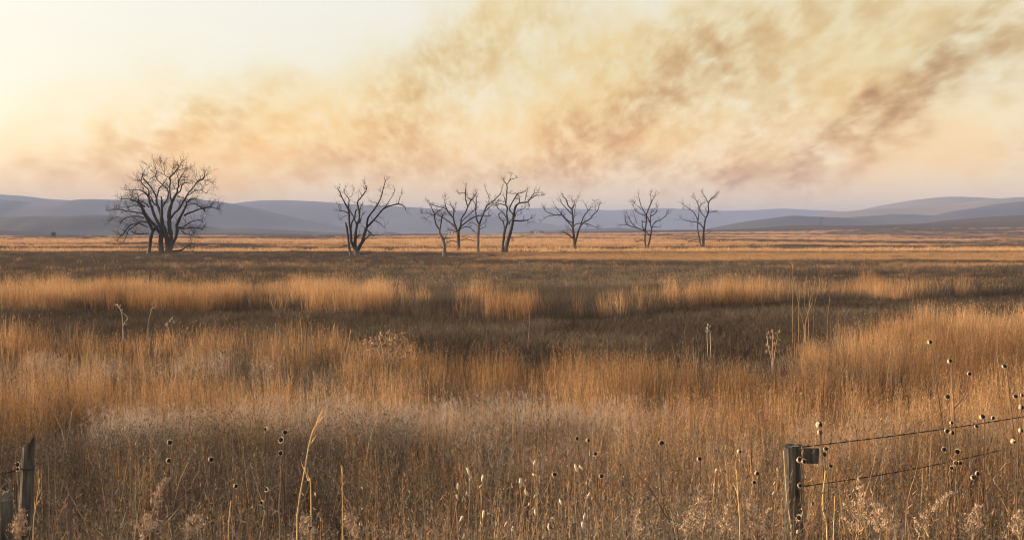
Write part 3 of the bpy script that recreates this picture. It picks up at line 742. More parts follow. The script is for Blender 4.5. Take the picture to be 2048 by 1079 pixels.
GN = bpy.data.node_groups.new('scatter tufts', 'GeometryNodeTree')
GN.interface.new_socket('Geometry', in_out='INPUT', socket_type='NodeSocketGeometry')
GN.interface.new_socket('Geometry', in_out='OUTPUT', socket_type='NodeSocketGeometry')
def gn():
    N, L = GN.nodes, GN.links
    gi, go = N.new('NodeGroupInput'), N.new('NodeGroupOutput')
    ci = N.new('GeometryNodeCollectionInfo'); ci.inputs[0].default_value = TUFTS
    ci.inputs['Separate Children'].default_value = True; ci.inputs['Reset Children'].default_value = True
    def attr(name, typ):
        a = N.new('GeometryNodeInputNamedAttribute'); a.data_type = typ; a.inputs[0].default_value = name
        return a.outputs[0]
    io = N.new('GeometryNodeInstanceOnPoints')
    L.new(gi.outputs[0], io.inputs['Points']); L.new(ci.outputs[0], io.inputs['Instance'])
    io.inputs['Pick Instance'].default_value = True
    L.new(attr('kind', 'INT'), io.inputs['Instance Index'])
    L.new(attr('rot', 'FLOAT_VECTOR'), io.inputs['Rotation'])
    L.new(attr('scl', 'FLOAT_VECTOR'), io.inputs['Scale'])
    L.new(io.outputs[0], go.inputs[0])
gn()

def scatter(name, label, cat, P, kindidx, scl, tint, tilt=.06):
    n = len(P)
    me = bpy.data.meshes.new(name)
    me.vertices.add(n); me.vertices.foreach_set('co', np.asarray(P, np.float32).ravel())
    def put(nm, typ, key, a):
        at_ = me.attributes.new(nm, typ, 'POINT'); at_.data.foreach_set(key, a.ravel())
    put('kind', 'INT', 'value', kindidx.astype(np.int32))
    rot = np.column_stack((rng.normal(0, tilt, n), rng.normal(0, tilt, n), rng.uniform(0, 6.283, n))).astype(np.float32)
    put('rot', 'FLOAT_VECTOR', 'vector', rot)
    put('scl', 'FLOAT_VECTOR', 'vector', np.asarray(scl, np.float32))
    put('tint', 'FLOAT', 'value', np.asarray(tint, np.float32))
    o = bpy.data.objects.new(name, me); COL.objects.link(o)
    md = o.modifiers.new('scatter', 'NODES'); md.node_group = GN
    tag(o, label, cat, None, 'stuff')
    return o

def cand(d0, d1, dens):
    """even scatter over the ground between two distances, a margin wider than the view"""
    A = .60 * (d1 * d1 - d0 * d0) + 3.0 * (d1 - d0)
    n = int(A * dens)
    d = np.sqrt(rng.uniform(d0 * d0, d1 * d1, n))
    x = rng.uniform(-1, 1, n) * (.60 * d + 1.5)
    return x, d
def rows(pts, top):
    p = np.array(pts, float)
    return lambda u: F * top / (np.interp(u, p[:, 0], p[:, 1]) - HOR)
D1 = rows([(-300, 642), (0, 645), (400, 652), (560, 640), (750, 650), (900, 668), (1000, 680), (1250, 692), (1500, 682), (1600, 662), (1700, 636), (1850, 615), (2048, 605), (2400, 600)], 2.15)
D2 = rows([(-300, 610), (0, 612), (400, 612), (780, 617), (900, 628), (1100, 630), (1200, 626), (1330, 612), (1600, 594), (1800, 592), (1900, 585), (2048, 578), (2400, 570)], 2.8)
B = {'blue': [], 'grey': [], 'fuzz': [], 'dark': []}
def emit(sp, k, x, y, h, wd, tint):
    if len(x) == 0: return
    i0, c = KI[k]
    B[sp].append((np.column_stack((x, y, ground(x, y) - .02)), i0 + rng.integers(0, c, len(x)), np.column_stack((wd, wd, h)), np.clip(tint, 0, 1)))

def veg():
    # near field -----------------------------------------------------
    for d0, d1, dens, near in ((2.6, 6, 24, 1), (6, 15, 27, 1), (15, 24, 17, 1), (24, 38, 11, 0), (38, 56, 9, 0)):
        x, d = cand(d0, d1, dens * (1.2 if near else 1))
        if near:                                           # thin places between the clumps
            q = vnoise(x / .55, d / .8, 91); keep = rng.random(len(x)) < .25 + .75 * sstep(.28, .5, q); x, d = x[keep], d[keep]
        u = 1024 + F * x / d
        us = u + 130 * (vnoise(x / 2.2, d / 2.0, 77) - .5)
        n1 = fbm(x / 2.6, d / 3.4, 31, 3); n2 = fbm(x / 7, d / 5, 37, 3); n3 = fbm(x / 1.1, d / 1.6, 41, 2)
        e1 = D1(u) * (1 + .10 * (n2 - .5)); e2 = D2(u) * (1 + .06 * (n2 - .5))
        r = rng.random(len(x))
        # chance of tall orange grass
        po = np.where(d < 13.5, .05 + .30 * sstep(.54, .70, n2) * sstep(5, 9, d) + .40 * sstep(1000, 1700, u) * sstep(9, 12, d), .80 - .95 * sstep(.50, .64, n1))
        po = np.where((d > 19) & (d < 31) & (u < 650), po - .55 * sstep(.45, .6, n2), po)
        pf = sstep(13.5, 14.1, d + .8 * (n1 - .5)) * (1 - sstep(14.6, 15.4, d + 1.5 * (n1 - .5))) * sstep(120, 300, u) * (1 - sstep(1150, 1500, u)) * sstep(.22, .5, n1 + .25)
        pf = np.maximum(pf, .16 * sstep(.62, .7, n2) * (d < 26) * (d > 11))
        short = (d > e1) & (d < e2)
        beyond = d >= e2
        strip = beyond & (d < e2 + 1 + 13 * n1 * n2 * 1.6)
        def win(a_, b_, w_): return sstep(a_ - w_, a_ + w_, us) * (1 - sstep(b_ - w_, b_ + w_, us))
        pat = np.maximum.reduce((.95 * win(-900, 780, 70), .7 * win(950, 1090, 45), .35 * win(1190, 1255, 40), .42 * win(1350, 1690, 70), .9 * win(1690, 1800, 25), .14 + 0 * u))
        pat = pat * (.25 + .75 * sstep(.34, .52, n1))
        is_f = (r < pf) & ~short & ~beyond
        is_o = ~is_f & (((rng.random(len(x)) < po) & ~short & ~beyond) | (strip & (rng.random(len(x)) < pat)))
        is_d = short & (rng.random(len(x)) < .93 - .35 * sstep(.45, .65, n1))
        is_g = ~is_f & ~is_o & ~is_d
        hv = 1 + .75 * (n3 - .5) + .3 * (n1 - .5) + rng.normal(0, .09, len(x))
        wv = rng.uniform(.85, 1.25, len(x))
        ti = rng.uniform(0, 1, len(x))
        m = is_o
        hh = hv * np.where(strip, 1.12, np.where(d < 13.5, .93, .98)) * np.where(short, .8, 1)
        emit('blue', 'blue' if near else 'bluemid', x[m], d[m], hh[m], wv[m], (.30 + .45 * ti + 1.3 * (n2 - .5) + .8 * (n1 - .5) + np.where(d > 13.5, .12, -.16))[m])
        m = is_g
        hh = hv * np.where(short, .55, 1) * np.where(d < 13.5, 1.0, .82)
        emit('grey', 'grey' if near else 'greymid', x[m], d[m], hh[m], wv[m], (.26 + .44 * ti + .8 * (n2 - .5) + .5 * (n1 - .5))[m])
        m = is_f
        emit('fuzz', 'fuzz', x[m], d[m], (hv * 1.05)[m], (wv * 1.15)[m], (.3 + .6 * ti)[m])
        m = is_d
        emit('dark', 'dark', x[m], d[m], hv[m], (wv * 1.3)[m], (.24 + .5 * ti + .9 * (n1 - .5))[m])
        if near:                                           # coarse stalks that stand above the rest
            x, d = cand(d0, d1, 3.2 if d1 < 20 else 1.4)
            ti = rng.random(len(x)); m = rng.random(len(x)) < np.where(d < 13, 1, .5)
            emit('grey', 'stalk', x[m], d[m], rng.uniform(.7, 1.05, m.sum()), rng.uniform(.8, 1.2, m.sum()), (.45 + .55 * ti)[m])
        if near:                                           # an undergrowth that hides the soil
            x, d = cand(d0, d1, dens * .5)
            emit('dark', 'dark', x, d, rng.uniform(.8, 1.5, len(x)), rng.uniform(.8, 1.3, len(x)), rng.uniform(.1, .6, len(x)))
    # middle field ---------------------------------------------------
    for d0, d1, dens in ((56, 90, 3.4), (90, 175, 1.9)):
        x, d = cand(d0, d1, dens)
        u = 1024 + F * x / d
        n2 = fbm(x / 26, d / 9, 51, 3); n1 = fbm(x / 6, d / 5, 53, 2)
        ti = rng.random(len(x))
        silver = sstep(520, 800, u) * (1 - sstep(1380, 1600, u)) * sstep(54, 60, d) * (1 - sstep(78, 92, d))
        crest = sstep(900, 1100, u) * sstep(112, 122, d + 12 * (n2 - .5)) * (1 - sstep(150, 160, d))
        rlit = sstep(1700, 1900, u) * sstep(88, 93, d) * (1 - sstep(101, 108, d))
        po = np.clip(.05 + .14 * sstep(.6, .72, n2) + .75 * crest + .7 * rlit + .6 * sstep(158, 175, d) * sstep(750, 1000, u), 0, 1)
        o = rng.random(len(x)) < po
        h = (.50 + .45 * n1) * np.where(d > 100, .75, 1) * np.where(crest > .4, 1.1, 1) * np.where((u > 1500) & (d < 88) & (d > 62) & (n2 < .52), .5, 1)
        w = rng.uniform(.8, 1.2, len(x))
        emit('blue', 'blueloose', x[o], d[o], h[o] * .85, w[o], (.45 + .4 * ti + .1 * crest)[o])
        g = ~o
        emit('grey', 'greyloose', x[g], d[g], h[g], w[g], (.20 + .36 * ti + .42 * silver * (ti > .35) + .5 * (n2 - .5))[g])
    # far field ------------------------------------------------------
    for d0, d1, dens in ((175, 420, .09), (420, 980, .022)):
        x, d = cand(d0, d1, dens)
        n = fbm(x / 170, 5.5 * np.log(d), 61, 3)
        ti = rng.random(len(x))
        o = (n > .49) | (rng.random(len(x)) < .03)
        h = rng.uniform(.7, 1.2, len(x)) * (1 + d / 900)
        w = rng.uniform(.8, 1.3, len(x)) * (1 + d / 700)
        emit('blue', 'bluefar', x[o], d[o], h[o], w[o], (.42 + .38 * ti + 1.4 * (n - .5))[o])
        g = ~o
        emit('grey', 'greyfar', x[g], d[g], h[g] * .7, w[g], (.0 + .25 * ti)[g])  # darker tufts in streaks stand for the shaded sides of the swells
    for sp, nm, lab, cat in (('blue', 'prairie_grass', 'tall orange bluestem grass in patches across the prairie', 'tall grass'),
                             ('grey', 'dry_weed_growth', 'grey brown dried weeds and sedge filling the field', 'dry weeds'),
                             ('fuzz', 'seed_head_grass', 'pale pinkish fuzzy grass band below the orange grass', 'fuzzy grass'),
                             ('dark', 'short_grass', 'short dark matted grass, shade of the dip put into its colour, also under the tall stems', 'short grass')):
        P, K, S_, T_ = (np.concatenate([b[i] for b in B[sp]]) for i in range(4))
        print(nm, len(P))
        scatter(nm, lab, cat, P, K, S_, T_)
veg()
# ------------------------------------------------------------------ fence posts and wire
def post_mesh(c, top, r, ang=0.0, slant=0.0, n=14):
    """a round weathered post with checks along the grain and a worn, uneven top"""
    mb = MB()
    c, top = np.asarray(c, float), np.asarray(top, float)
    a = np.arange(n) * 2 * math.pi / n
    ph = rng.uniform(.88, 1.1, n)
    ph[rng.integers(0, n, 3)] *= .84
    ks = np.linspace(0, 1, 12)
    V = []
    for t in ks:
        p = c + (top - c) * t
        rr = r * ph * (1 + .05 * np.sin(9 * t + 2)) * (1 - .10 * t) * (1 + rng.normal(0, .015, n))
        z = np.zeros(n)
        if t == 1: z = slant * np.cos(a - ang) * r + rng.normal(0, .006, n)
        V.append(np.column_stack((p[0] + rr * np.cos(a), p[1] + rr * np.sin(a), p[2] + z)))
    f = [(k * n + j, k * n + (j + 1) % n, (k + 1) * n + (j + 1) % n, (k + 1) * n + j) for k in range(11) for j in range(n)]
    V.append(np.array([[*top[:2], top[2] - .008]]))
    f += [(11 * n + j, 11 * n + (j + 1) % n, 12 * n) for j in range(n)]
    mb.add(np.concatenate(V), f)
    return mb
def barbed(p, q, sag, barb=.17, r=.0021):
    mb = MB()
    L = np.linalg.norm(np.subtract(q, p)); n = int(L / .03)
    t = np.linspace(0, 1, n)
    c = np.asarray(p)[None] * (1 - t)[:, None] + np.asarray(q)[None] * t[:, None]
    c[:, 2] -= sag * 4 * t * (1 - t)
    for ph in (0, math.pi):
        w = np.arange(n) * .9 + ph
        mb.tube(c + .0022 * np.column_stack((0 * w, np.cos(w), np.sin(w))), r, 4, False)
    for s_ in np.arange(.08, L, barb):
        k = min(int(s_ / L * n), n - 1)
        for a in (0.6, 2.4, 3.9):
            d = np.array((rng.normal(0, .4), math.cos(a), math.sin(a))) * .016
            mb.tube([c[k] - d * .3, c[k] + d], [.0022, .001], 3, False)
    return mb
def dn(d): return d

PD = 7.1
pt = at(1584, 890, PD); pb = np.array((at(1594, 1000, PD)[0] + .02, PD, float(ground(pt[0], PD)) - .3))
post = thing('fence_post', (pb[0], pb[1], float(ground(pb[0], PD))), 'thick round weathered fence post with a worn flat top and two wires running off it', 'fence post', 'fence posts in the tall grass')
off = np.array(post.location)
post_mesh(pb, pt, .066, .5, .12).build('post', M['post'], post, False, off)
bd = MB()
b0 = at(1623, 910, PD - .02)
bd.box((b0[0] - .052, b0[1] - .014, b0[2] - .05), (b0[0] + .046, b0[1] + .014, b0[2] + .045), .003)
bd.build('board', M['post'], post, False, off)
st = MB()
for row, xx in ((893, 1603), (972, 1600)):
    st = MB()
    c = at(xx, row, PD - .075)
    st.tube([c + (-.02, 0, .012), c + (0, -.012, .014), c + (.012, -.012, .0), c + (0, -.012, -.014), c + (-.02, 0, -.012)], .0035, 5)
    st.build('staple', M['wire'], post, False, off)
nxt = np.array((6.6, 9.35))
for rowa, rowb, ub, nm in ((893, 849, 1905, 'upper rusted barbed wire from the thick round post to the far right tangle'), (972, 938, 1790, 'lower rusted barbed wire stapled to the thick round post')):
    p = at(1603, rowa, PD - .06)
    mid_d = 7.1 + (at(ub, rowb, 7.75)[0] - p[0]) * .47
    q = at(ub, rowb, mid_d)
    e = q + (q - p) * (1.1 if rowa == 893 else 1.3)
    w = barbed(p, e, .02)
    o = w.build('barbed_wire', M['wire'], None, False, p); o.location = [float(c) for c in p]
    tag(o, nm, 'barbed wire', 'barbed wire strands')
# the leaning post and the low stump at the other end of the fence
LD = 7.0
lt = at(57, 888, LD); lb = np.array((at(38, 1000, LD)[0] - .02, LD, float(ground(at(47, 1000, LD)[0], LD)) - .3))
p2 = thing('fence_post', (lb[0], lb[1], float(ground(lb[0], LD))), 'thin leaning grey fence post with a slanted split top', 'fence post', 'fence posts in the tall grass')
off = np.array(p2.location)
post_mesh(lb, lt, .047, .0, .75).build('post', M['post'], p2, False, off)
st = MB()
pts = []
for k in range(15):
    a = k / 14 * 2 * math.pi
    c = at(52, 934, LD); pts.append(c + (.052 * math.cos(a), .052 * math.sin(a), .006 * math.sin(2 * a)))
st.tube(pts, .004, 5, False)
st.build('wire_tie', M['wire'], p2, False, off)
p = at(40, 938, LD - .03); q = at(-260, 1000, LD - .5)
o = barbed(p, q, .01).build('barbed_wire', M['wire'], None, False, p); o.location = [float(c) for c in p]
tag(o, 'short length of barbed wire slanting off the leaning grey post', 'barbed wire', 'barbed wire strands')
sd = 6.4
s0 = at(11, 990, sd); sb = np.array((s0[0], sd, float(ground(s0[0], sd)) - .2))
p3 = thing('post_stump', (sb[0], sb[1], float(ground(sb[0], sd))), 'short broken grey post stump low in the weeds below the leaning post', 'post stump')
post_mesh(sb, s0, .05, 2.0, .5).build('post', M['post'], p3, False, np.array(p3.location))

# ------------------------------------------------------------------ dried sunflowers
def head_meshes():
    d = MB(); d.ball((0, 0, 0), 1.0, 10, 7, (.82, .82, .72), None, .07)
    b = MB()
    for k in range(26):
        a = rng.uniform(0, 2 * math.pi); e = rng.uniform(-.75, .25)
        u = np.array((math.cos(a) * math.cos(e), math.sin(a) * math.cos(e), math.sin(e)))
        s_ = np.array((-math.sin(a), math.cos(a), 0))
        b.blade(u * .72, u * rng.uniform(1.1, 1.5) + (0, 0, .30), .42, seg=1, side=s_)
    cup = MB(); cup.ball((0, 0, -.22), 1.0, 10, 6, (.93, .93, .72))
    b.v += cup.v; b.f += [tuple(i + b.n for i in f_) for f_ in cup.f]; b.n += cup.n
    return d.mesh('seed_head', M['disc'], True), b.mesh('bracts', M['bract'])
HEADS = [head_meshes() for _ in range(3)]
def sunflower(heads, foot, D, label, bend=.0, joint=None, r=.005):
    hp = [at(h[0], h[1], D + rng.uniform(-.05, .05)) for h in heads]
    fx = at(foot, 1000, D)[0]
    f = np.array((fx, D, float(ground(fx, D))))
    T = thing('dried_sunflower', f, label, 'sunflower', 'dried sunflowers in the grass')
    mb = MB()
    top = hp[0]
    mids = [f + (top - f) * t + np.array((bend * math.sin(math.pi * t), .03 * math.sin(5 * t), 0)) for t in (0, .25, .5, .75, 1)]
    mids = smooth_line(np.array(mids), 3)
    mb.tube(mids, np.linspace(r, r * .5, len(mids)), 5)
    for h in hp[1:]:
        k = np.argmin([abs(m_[2] - (h[2] - .16 - .5 * abs(h[0] - top[0]))) for m_ in mids])
        a = mids[k]
        c = smooth_line(np.array([a, a + (h - a) * .5 + ((h[0] - a[0]) * .2, 0, -.02), h]), 4)
        mb.tube(c, np.linspace(r * .65, r * .45, len(c)), 4)
    for _ in range(5):
        m_ = mids[rng.integers(3, len(mids) - 3)]
        e = m_ + np.array((rng.normal(0, .05), rng.normal(0, .05), rng.uniform(-.06, .02)))
        mb.blade(m_, e, .016, rng.normal(0, .01, 3), 2)
    mb.build('stem', M['darkstem'], T, True, f)
    for (h, p_) in zip(heads, hp):
        rad = (h[2] if len(h) > 2 else 5.6) * .88 / F * D
        dm, bm = HEADS[rng.integers(0, 3)]
        o = bpy.data.objects.new('seed_head', dm); COL.objects.link(o); o.parent = T
        o.location = [float(c) for c in p_ - f]
        ax = Vector((rng.normal(.25, .5), -rng.uniform(.5, 1.0), rng.uniform(-.1, .6))).normalized()
        o.rotation_euler = ax.to_track_quat('Z', 'Y').to_euler(); o.scale = (rad, rad, rad)
        c = bpy.data.objects.new('bracts', bm); COL.objects.link(c); c.parent = o
    return T
for heads, foot, D, lab, bend in (
    ([(1639, 849, 9), (1640.5, 864, 7.5)], 1652, 6.6, 'pale-stalked sunflower with two big heads stacked just above the upper barbed wire', .02),
    ([(1599, 919, 7), (1608, 922, 6), (1600, 970, 6)], 1612, 6.5, 'sunflower with three heads leaning against the face of the thick round post', .02),
    ([(1652, 897, 6), (1648, 908, 7), (1661, 931, 6)], 1668, 6.7, 'sunflower with three heads beside the small grey board on the post', .0),
    ([(1598, 1034, 7), (1597, 1063, 6)], 1600, 6.0, 'low sunflower with two pale-ringed heads at the foot of the thick post', .0),
    ([(1860, 684, 6)], 2005, 7.4, 'tallest sunflower, one long bare arching stem that leans far to one side', -.07),
    ([(1900, 722, 6.5), (1939, 747, 5.5)], 1962, 7.3, 'sunflower with one upright head and one nodding sideways, beside the tallest stem', -.03),
    ([(2009, 732, 6)], 2038, 7.2, 'single-headed sunflower on a bent stem at the right edge, higher than its neighbours', .05),
    ([(1895, 793, 6.5)], 1898, 7.3, 'single sunflower head hanging below the tallest arching stem', .0),
    ([(1894, 861, 6.5), (1904.5, 865, 6), (1903, 845, 5)], 1930, 7.0, 'sunflower with a tight trio of heads where the upper wire ends', .0),
    ([(1965, 833, 7), (1986, 835, 5), (1953, 852, 5.5)], 1972, 7.0, 'sunflower with three spread heads to the right of the arching stem', .0),
    ([(2031, 792, 6), (2044, 790, 4.5), (2043, 814, 7), (2042, 860, 6.5), (2027, 882, 7)], 2046, 6.8, 'many-headed sunflower at the very right edge, five heads one over the other', .0),
    ([(1888, 898, 6), (1915, 902, 6.5), (1912, 925, 6.5), (1920, 925, 6), (1903, 935, 5)], 1925, 6.6, 'sunflower with five heads in a loose cluster under the upper wire end', .0),
    ([(1946, 954, 6.5), (1955, 946, 6)], 1962, 6.3, 'sunflower with two heads touching, lowest of the right-hand cluster', .0),
    ([(339.5, 884, 6.5), (337, 920, 6)], 346, 6.9, 'sunflower with two dark heads, one above the other, nearest the leaning grey post', .0),
    ([(422, 918, 6.5)], 428, 6.8, 'lone round sunflower head standing in brown weeds between two pairs', .0),
    ([(532, 857.5, 6.5)], 536, 7.0, 'single sunflower head left of the group of three, highest of the left ones', .0),
    ([(570, 864, 6), (562, 879, 7), (561, 905, 6)], 566, 7.0, 'sunflower with three heads stepping down, left of the tall golden straw', .0),
    ([(523, 1004, 6), (533, 978, 5)], 530, 6.2, 'low sunflower with two heads near the bottom edge left of the golden straw', .0),
    ([(471, 971, 6)], 476, 6.3, 'open pale-rimmed sunflower head low in the grass beside a pale stalk', .0),
    ([(1109, 948, 6.5)], 1130, 6.5, 'dark sunflower head tilted on a curved stem among the pale pods', .0),
    ([(1191, 907, 6), (1203, 951, 6.5)], 1215, 6.6, 'sunflower with two heads spaced apart, right of the pale pod stalks', .0),
    ([(1323, 885, 7)], 1335, 6.8, 'sunflower with a ragged tan head on a thick brown stalk crossing a slanted one', .0),
    ([(1399, 917, 6.5)], 1398, 6.7, 'single sunflower head with a bright rim midway between brown stalk and thick post', .0),
    ([(1479, 902, 6)], 1472, 6.8, 'faded sunflower head on a thin stem a little left of the thick post', .0),
    ([(1514, 946, 6), (1508, 964, 5.5)], 1518, 6.4, 'sunflower with two stacked heads beside straw stalks left of the thick post', .0),
    ([(1176, 880, 5.5), (1154, 876, 5)], 1170, 7.4, 'sunflower with two small ragged brown heads held at the same height', .0),
    ([(35, 928, 6), (36, 937, 5)], 37, 6.7, 'sunflower with small heads pressed against the leaning grey post', .0),
): sunflower(heads, foot, D, lab, bend)

# ------------------------------------------------------------------ stalks with pale pods
POD = []
for _ in range(3):
    m_ = MB(); m_.ball((0, 0, 0), 1, 8, 7, (.36, .30, 1.0), None, .2); POD.append(m_.mesh('pod', M['pod'], True))
def pod_stalk(pods, foot, D, label, mat='stem'):
    P = [at(p_[0], p_[1], D + rng.uniform(-.02, .02)) for p_ in pods]
    fx = at(foot, 1000, D)[0]; f = np.array((fx, D, float(ground(fx, D))))
    T = thing('pod_stalk', f, label, 'seed stalk', 'stalks with pale seed pods')
    mb = MB()
    t = np.linspace(0, 1, 9)[:, None]
    line = f + (P[0] - f) * t + np.column_stack((.012 * np.sin(6 * t[:, 0] + foot), .01 * np.sin(4 * t[:, 0]), 0 * t[:, 0]))
    mb.tube(line, np.linspace(.004, .0022, 9), 5)
    for q in P[1:]:
        k = np.argmin(np.abs(line[:, 2] - (q[2] - .03)))
        mb.tube([line[k], line[k] + (q - line[k]) * .6 + (0, 0, -.004), q], [.002, .0018, .0015], 4)
    mb.build('stem', M[mat], T, True, f)
    for p_, q in zip(pods, P):
        s_ = (p_[2] if len(p_) > 2 else 5.5) / F * D
        o = bpy.data.objects.new('pod', POD[rng.integers(0, 3)]); COL.objects.link(o); o.parent = T
        o.location = [float(c) for c in q - f]; o.scale = (s_, s_, s_)
        o.rotation_euler = (rng.normal(0, .35), rng.normal(.1, .35), rng.uniform(0, 6))
for pods, foot, D, lab in (
    ([(936.5, 941, 8), (941, 956, 6), (934, 985, 4)], 926, 6.0, 'pale stalk with a bright double pod at its tip, tallest of the bottom centre ones'),
    ([(965, 955, 7), (961, 971, 5), (967, 1027, 8), (963, 1047, 6)], 968, 5.8, 'pale stalk with four pods along it, right of the bright double-podded one'),
    ([(916, 971, 8), (890, 1008, 3)], 862, 5.7, 'strongly slanted straw stalk ending in a single long pale pod'),
    ([(914, 993, 7), (923, 1036, 8), (927, 1072, 6)], 928, 5.6, 'short stalk with three fat pale pods below the slanted one'),
    ([(1069, 927, 8), (1069, 949, 6), (1070.6, 990, 6), (1070.6, 1024, 7)], 1072, 6.1, 'straight stalk with four pale pods well apart, right of the centre pair'),
    ([(1041.6, 964, 10), (1053, 985, 8), (1058, 1007, 4)], 1066, 6.0, 'leaning stalk with long white pods beside the straight four-podded one'),
    ([(1152, 935, 8), (1162, 934, 6), (1173, 966, 5)], 1168, 6.2, 'stalk topped by a pair of pale pods side by side'),
    ([(1177, 990, 7), (1169, 1031, 6), (1165, 1049, 8)], 1160, 5.7, 'low stalk with a pale pod cluster at its base, below the side-by-side pair'),
    ([(1121, 1002, 7), (1107, 1036, 7), (1098, 1053, 8)], 1118, 5.6, 'stubby stalk with three pale pods close to the bottom edge'),
    ([(1025, 1057, 6), (1012, 1046, 6)], 1020, 5.5, 'lowest stalk with two small pale pods at the bottom edge'),
    ([(1555, 938, 5), (1549, 965, 4), (1547, 985, 4)], 1540, 6.0, 'straw stalk with slim pale pods up its tip, left of the thick post'),
    ([(1432, 940, 5), (1428, 968, 4)], 1420, 5.9, 'pale straw stalk with slim tip pods between the plumes and the thick post'),
): pod_stalk(pods, foot, D, lab)

# ------------------------------------------------------------------ single tall straws and slanted stalks
def straw(pts, D, w, label, mat, name='straw_stalk', tuft_=0, grp='tall single stalks in the grass'):
    P = np.array([at(a, b_, D + .02 * i) for i, (a, b_) in enumerate(pts)])
    f = P[0].copy(); f[2] = float(ground(f[0], f[1]))
    if P[0][2] > f[2]: P = np.vstack((f, P))
    T = thing(name, f, label, 'grass stalk', grp)
    L = smooth_line(P, 4)
    m_ = MB(); m_.tube(L, np.linspace(w, w * .45, len(L)) * (1 + .12 * np.sin(np.arange(len(L)) * 2.2)), 5)
    m_.build('stem', M[mat], T, True, f)
    if tuft_:
        h = MB()
        for _ in range(tuft_):
            k = rng.uniform(.62, 1) * (len(L) - 1); q = L[int(k)]
            d = (L[-1] - L[-3]); d = d / np.linalg.norm(d) + rng.normal(0, .22, 3)
            h.blade(q, q + d * rng.uniform(.03, .09) * w / .004, .005 * w / .004, rng.normal(0, .004, 3), 2)
        h.build('seed_spray', M[mat], T, False, f)
for pts, D, w, lab, mat, tf in (
    ([(594, 1079), (597, 1010), (610, 935), (620, 880), (632, 848), (645, 818)], 5.6, .0052, 'tall golden straw with a feathered tip rising above the brown weeds', 'gold', 26),
    ([(622, 1000), (616, 960), (608, 935)], 5.6, .004, 'short golden straw branching beside the tall feathered one', 'gold', 8),
    ([(685, 1079), (685, 1000), (684, 930)], 5.8, .004, 'upright golden straw right of the tall feathered one', 'gold', 10),
    ([(560, 1079), (558, 1010), (562, 960), (560, 930)], 5.8, .0036, 'wavy pale straw left of the tall golden one', 'stem', 0),
    ([(1358, 1085), (1330, 1030), (1305, 985), (1265, 937)], 5.6, .006, 'thick brown stalk slanting steeply, its broken tip free', 'darkstem', 0),
    ([(1350, 1085), (1328, 1010), (1320, 950), (1322, 890)], 6.6, .0055, 'brown upright stalk crossing the slanted broken one', 'darkstem', 0),
    ([(1480, 1079), (1476, 990), (1473, 938)], 5.9, .0045, 'straight golden straw just left of the twin-headed sunflower', 'gold', 10),
    ([(66, 1085), (72, 1010), (80, 955)], 5.7, .0042, 'golden straw leaning right beside the leaning grey post', 'gold', 6),
    ([(105, 1085), (120, 1030), (138, 985)], 5.6, .0042, 'slanted tan straw with a bent tip between post and plumes', 'stem', 8),
    ([(457, 1079), (458, 1040), (462, 1000)], 5.5, .0045, 'short bright golden straw below the open sunflower head', 'gold', 0),
    ([(1718, 1060), (1740, 960), (1757, 890)], 6.2, .0042, 'tall tan straw leaning right under the wires', 'stem', 8),
    ([(1812, 1040), (1833, 940), (1845, 870)], 6.3, .004, 'tan straw leaning right between lower wire end and sunflower cluster', 'stem', 8),
    ([(1667, 1079), (1668, 1040), (1670, 990)], 5.7, .0038, 'pale straight straw right of the thick post foot', 'gold', 0),
    ([(1655, 1079), (1645, 1010), (1651, 940)], 6.0, .006, 'thick golden stalk right of the thick post', 'gold', 0),
    ([(1583, 1079), (1574, 1000), (1567, 900)], 6.7, .0045, 'golden straw hugging the lit side of the thick post', 'gold', 0),
    ([(663, 745), (662, 700), (668, 652)], 24, .011, 'bright pale grass plume like a flame in the middle orange grass', 'gold', 40),
    ([(690, 720), (697, 690), (702, 660)], 24, .008, 'second smaller bright plume right of the flame-like one', 'gold', 20),
    ([(1055, 700), (1058, 660), (1060, 622)], 29, .011, 'bare pale stick standing in the dark dip, centre of the field', 'stem', 0),
): straw(pts, D, w, lab, mat, 'straw_stalk', tf)

# ------------------------------------------------------------------ feathery plumes along the bottom edge
def plume(pts, D, spread, label, mat='plume', dens=1.0):
    P = np.array([at(a, b_, D + .015 * i) for i, (a, b_) in enumerate(pts)])
    f = P[0].copy(); f[2] = float(ground(f[0], f[1]))
    body = smooth_line(P, 5)
    T = thing('feathery_plume', f, label, 'dried plume', 'feathery goldenrod plumes')
    m_ = MB(); L = np.vstack((f, body)); m_.tube(L, np.linspace(.0045, .0016, len(L)), 5); m_.build('stem', M['stem'], T, True, f)
    h = MB(); n = int(62 * dens)
    for i in range(n):
        k = rng.uniform(.08, 1); q = body[int(k * (len(body) - 1))]
        a = rng.uniform(0, 2 * math.pi); s_ = spread * (1.15 - k) * rng.uniform(.4, 1)
        d = np.array((math.cos(a) * s_, math.sin(a) * s_, s_ * rng.uniform(.5, 1.4)))
        tip = q + d; tip[2] -= s_ * .25
        h.blade(q, tip, .0032, (0, 0, .012), 2)
        for _ in range(11):
            o = q + (tip - q) * rng.uniform(.3, 1.05) + rng.normal(0, .004, 3)
            h.blade(o, o + rng.normal(0, .0075, 3) + (0, 0, .007), rng.uniform(.0035, .0075), seg=1)
    h.build('plume_head', M[mat], T, False, f)
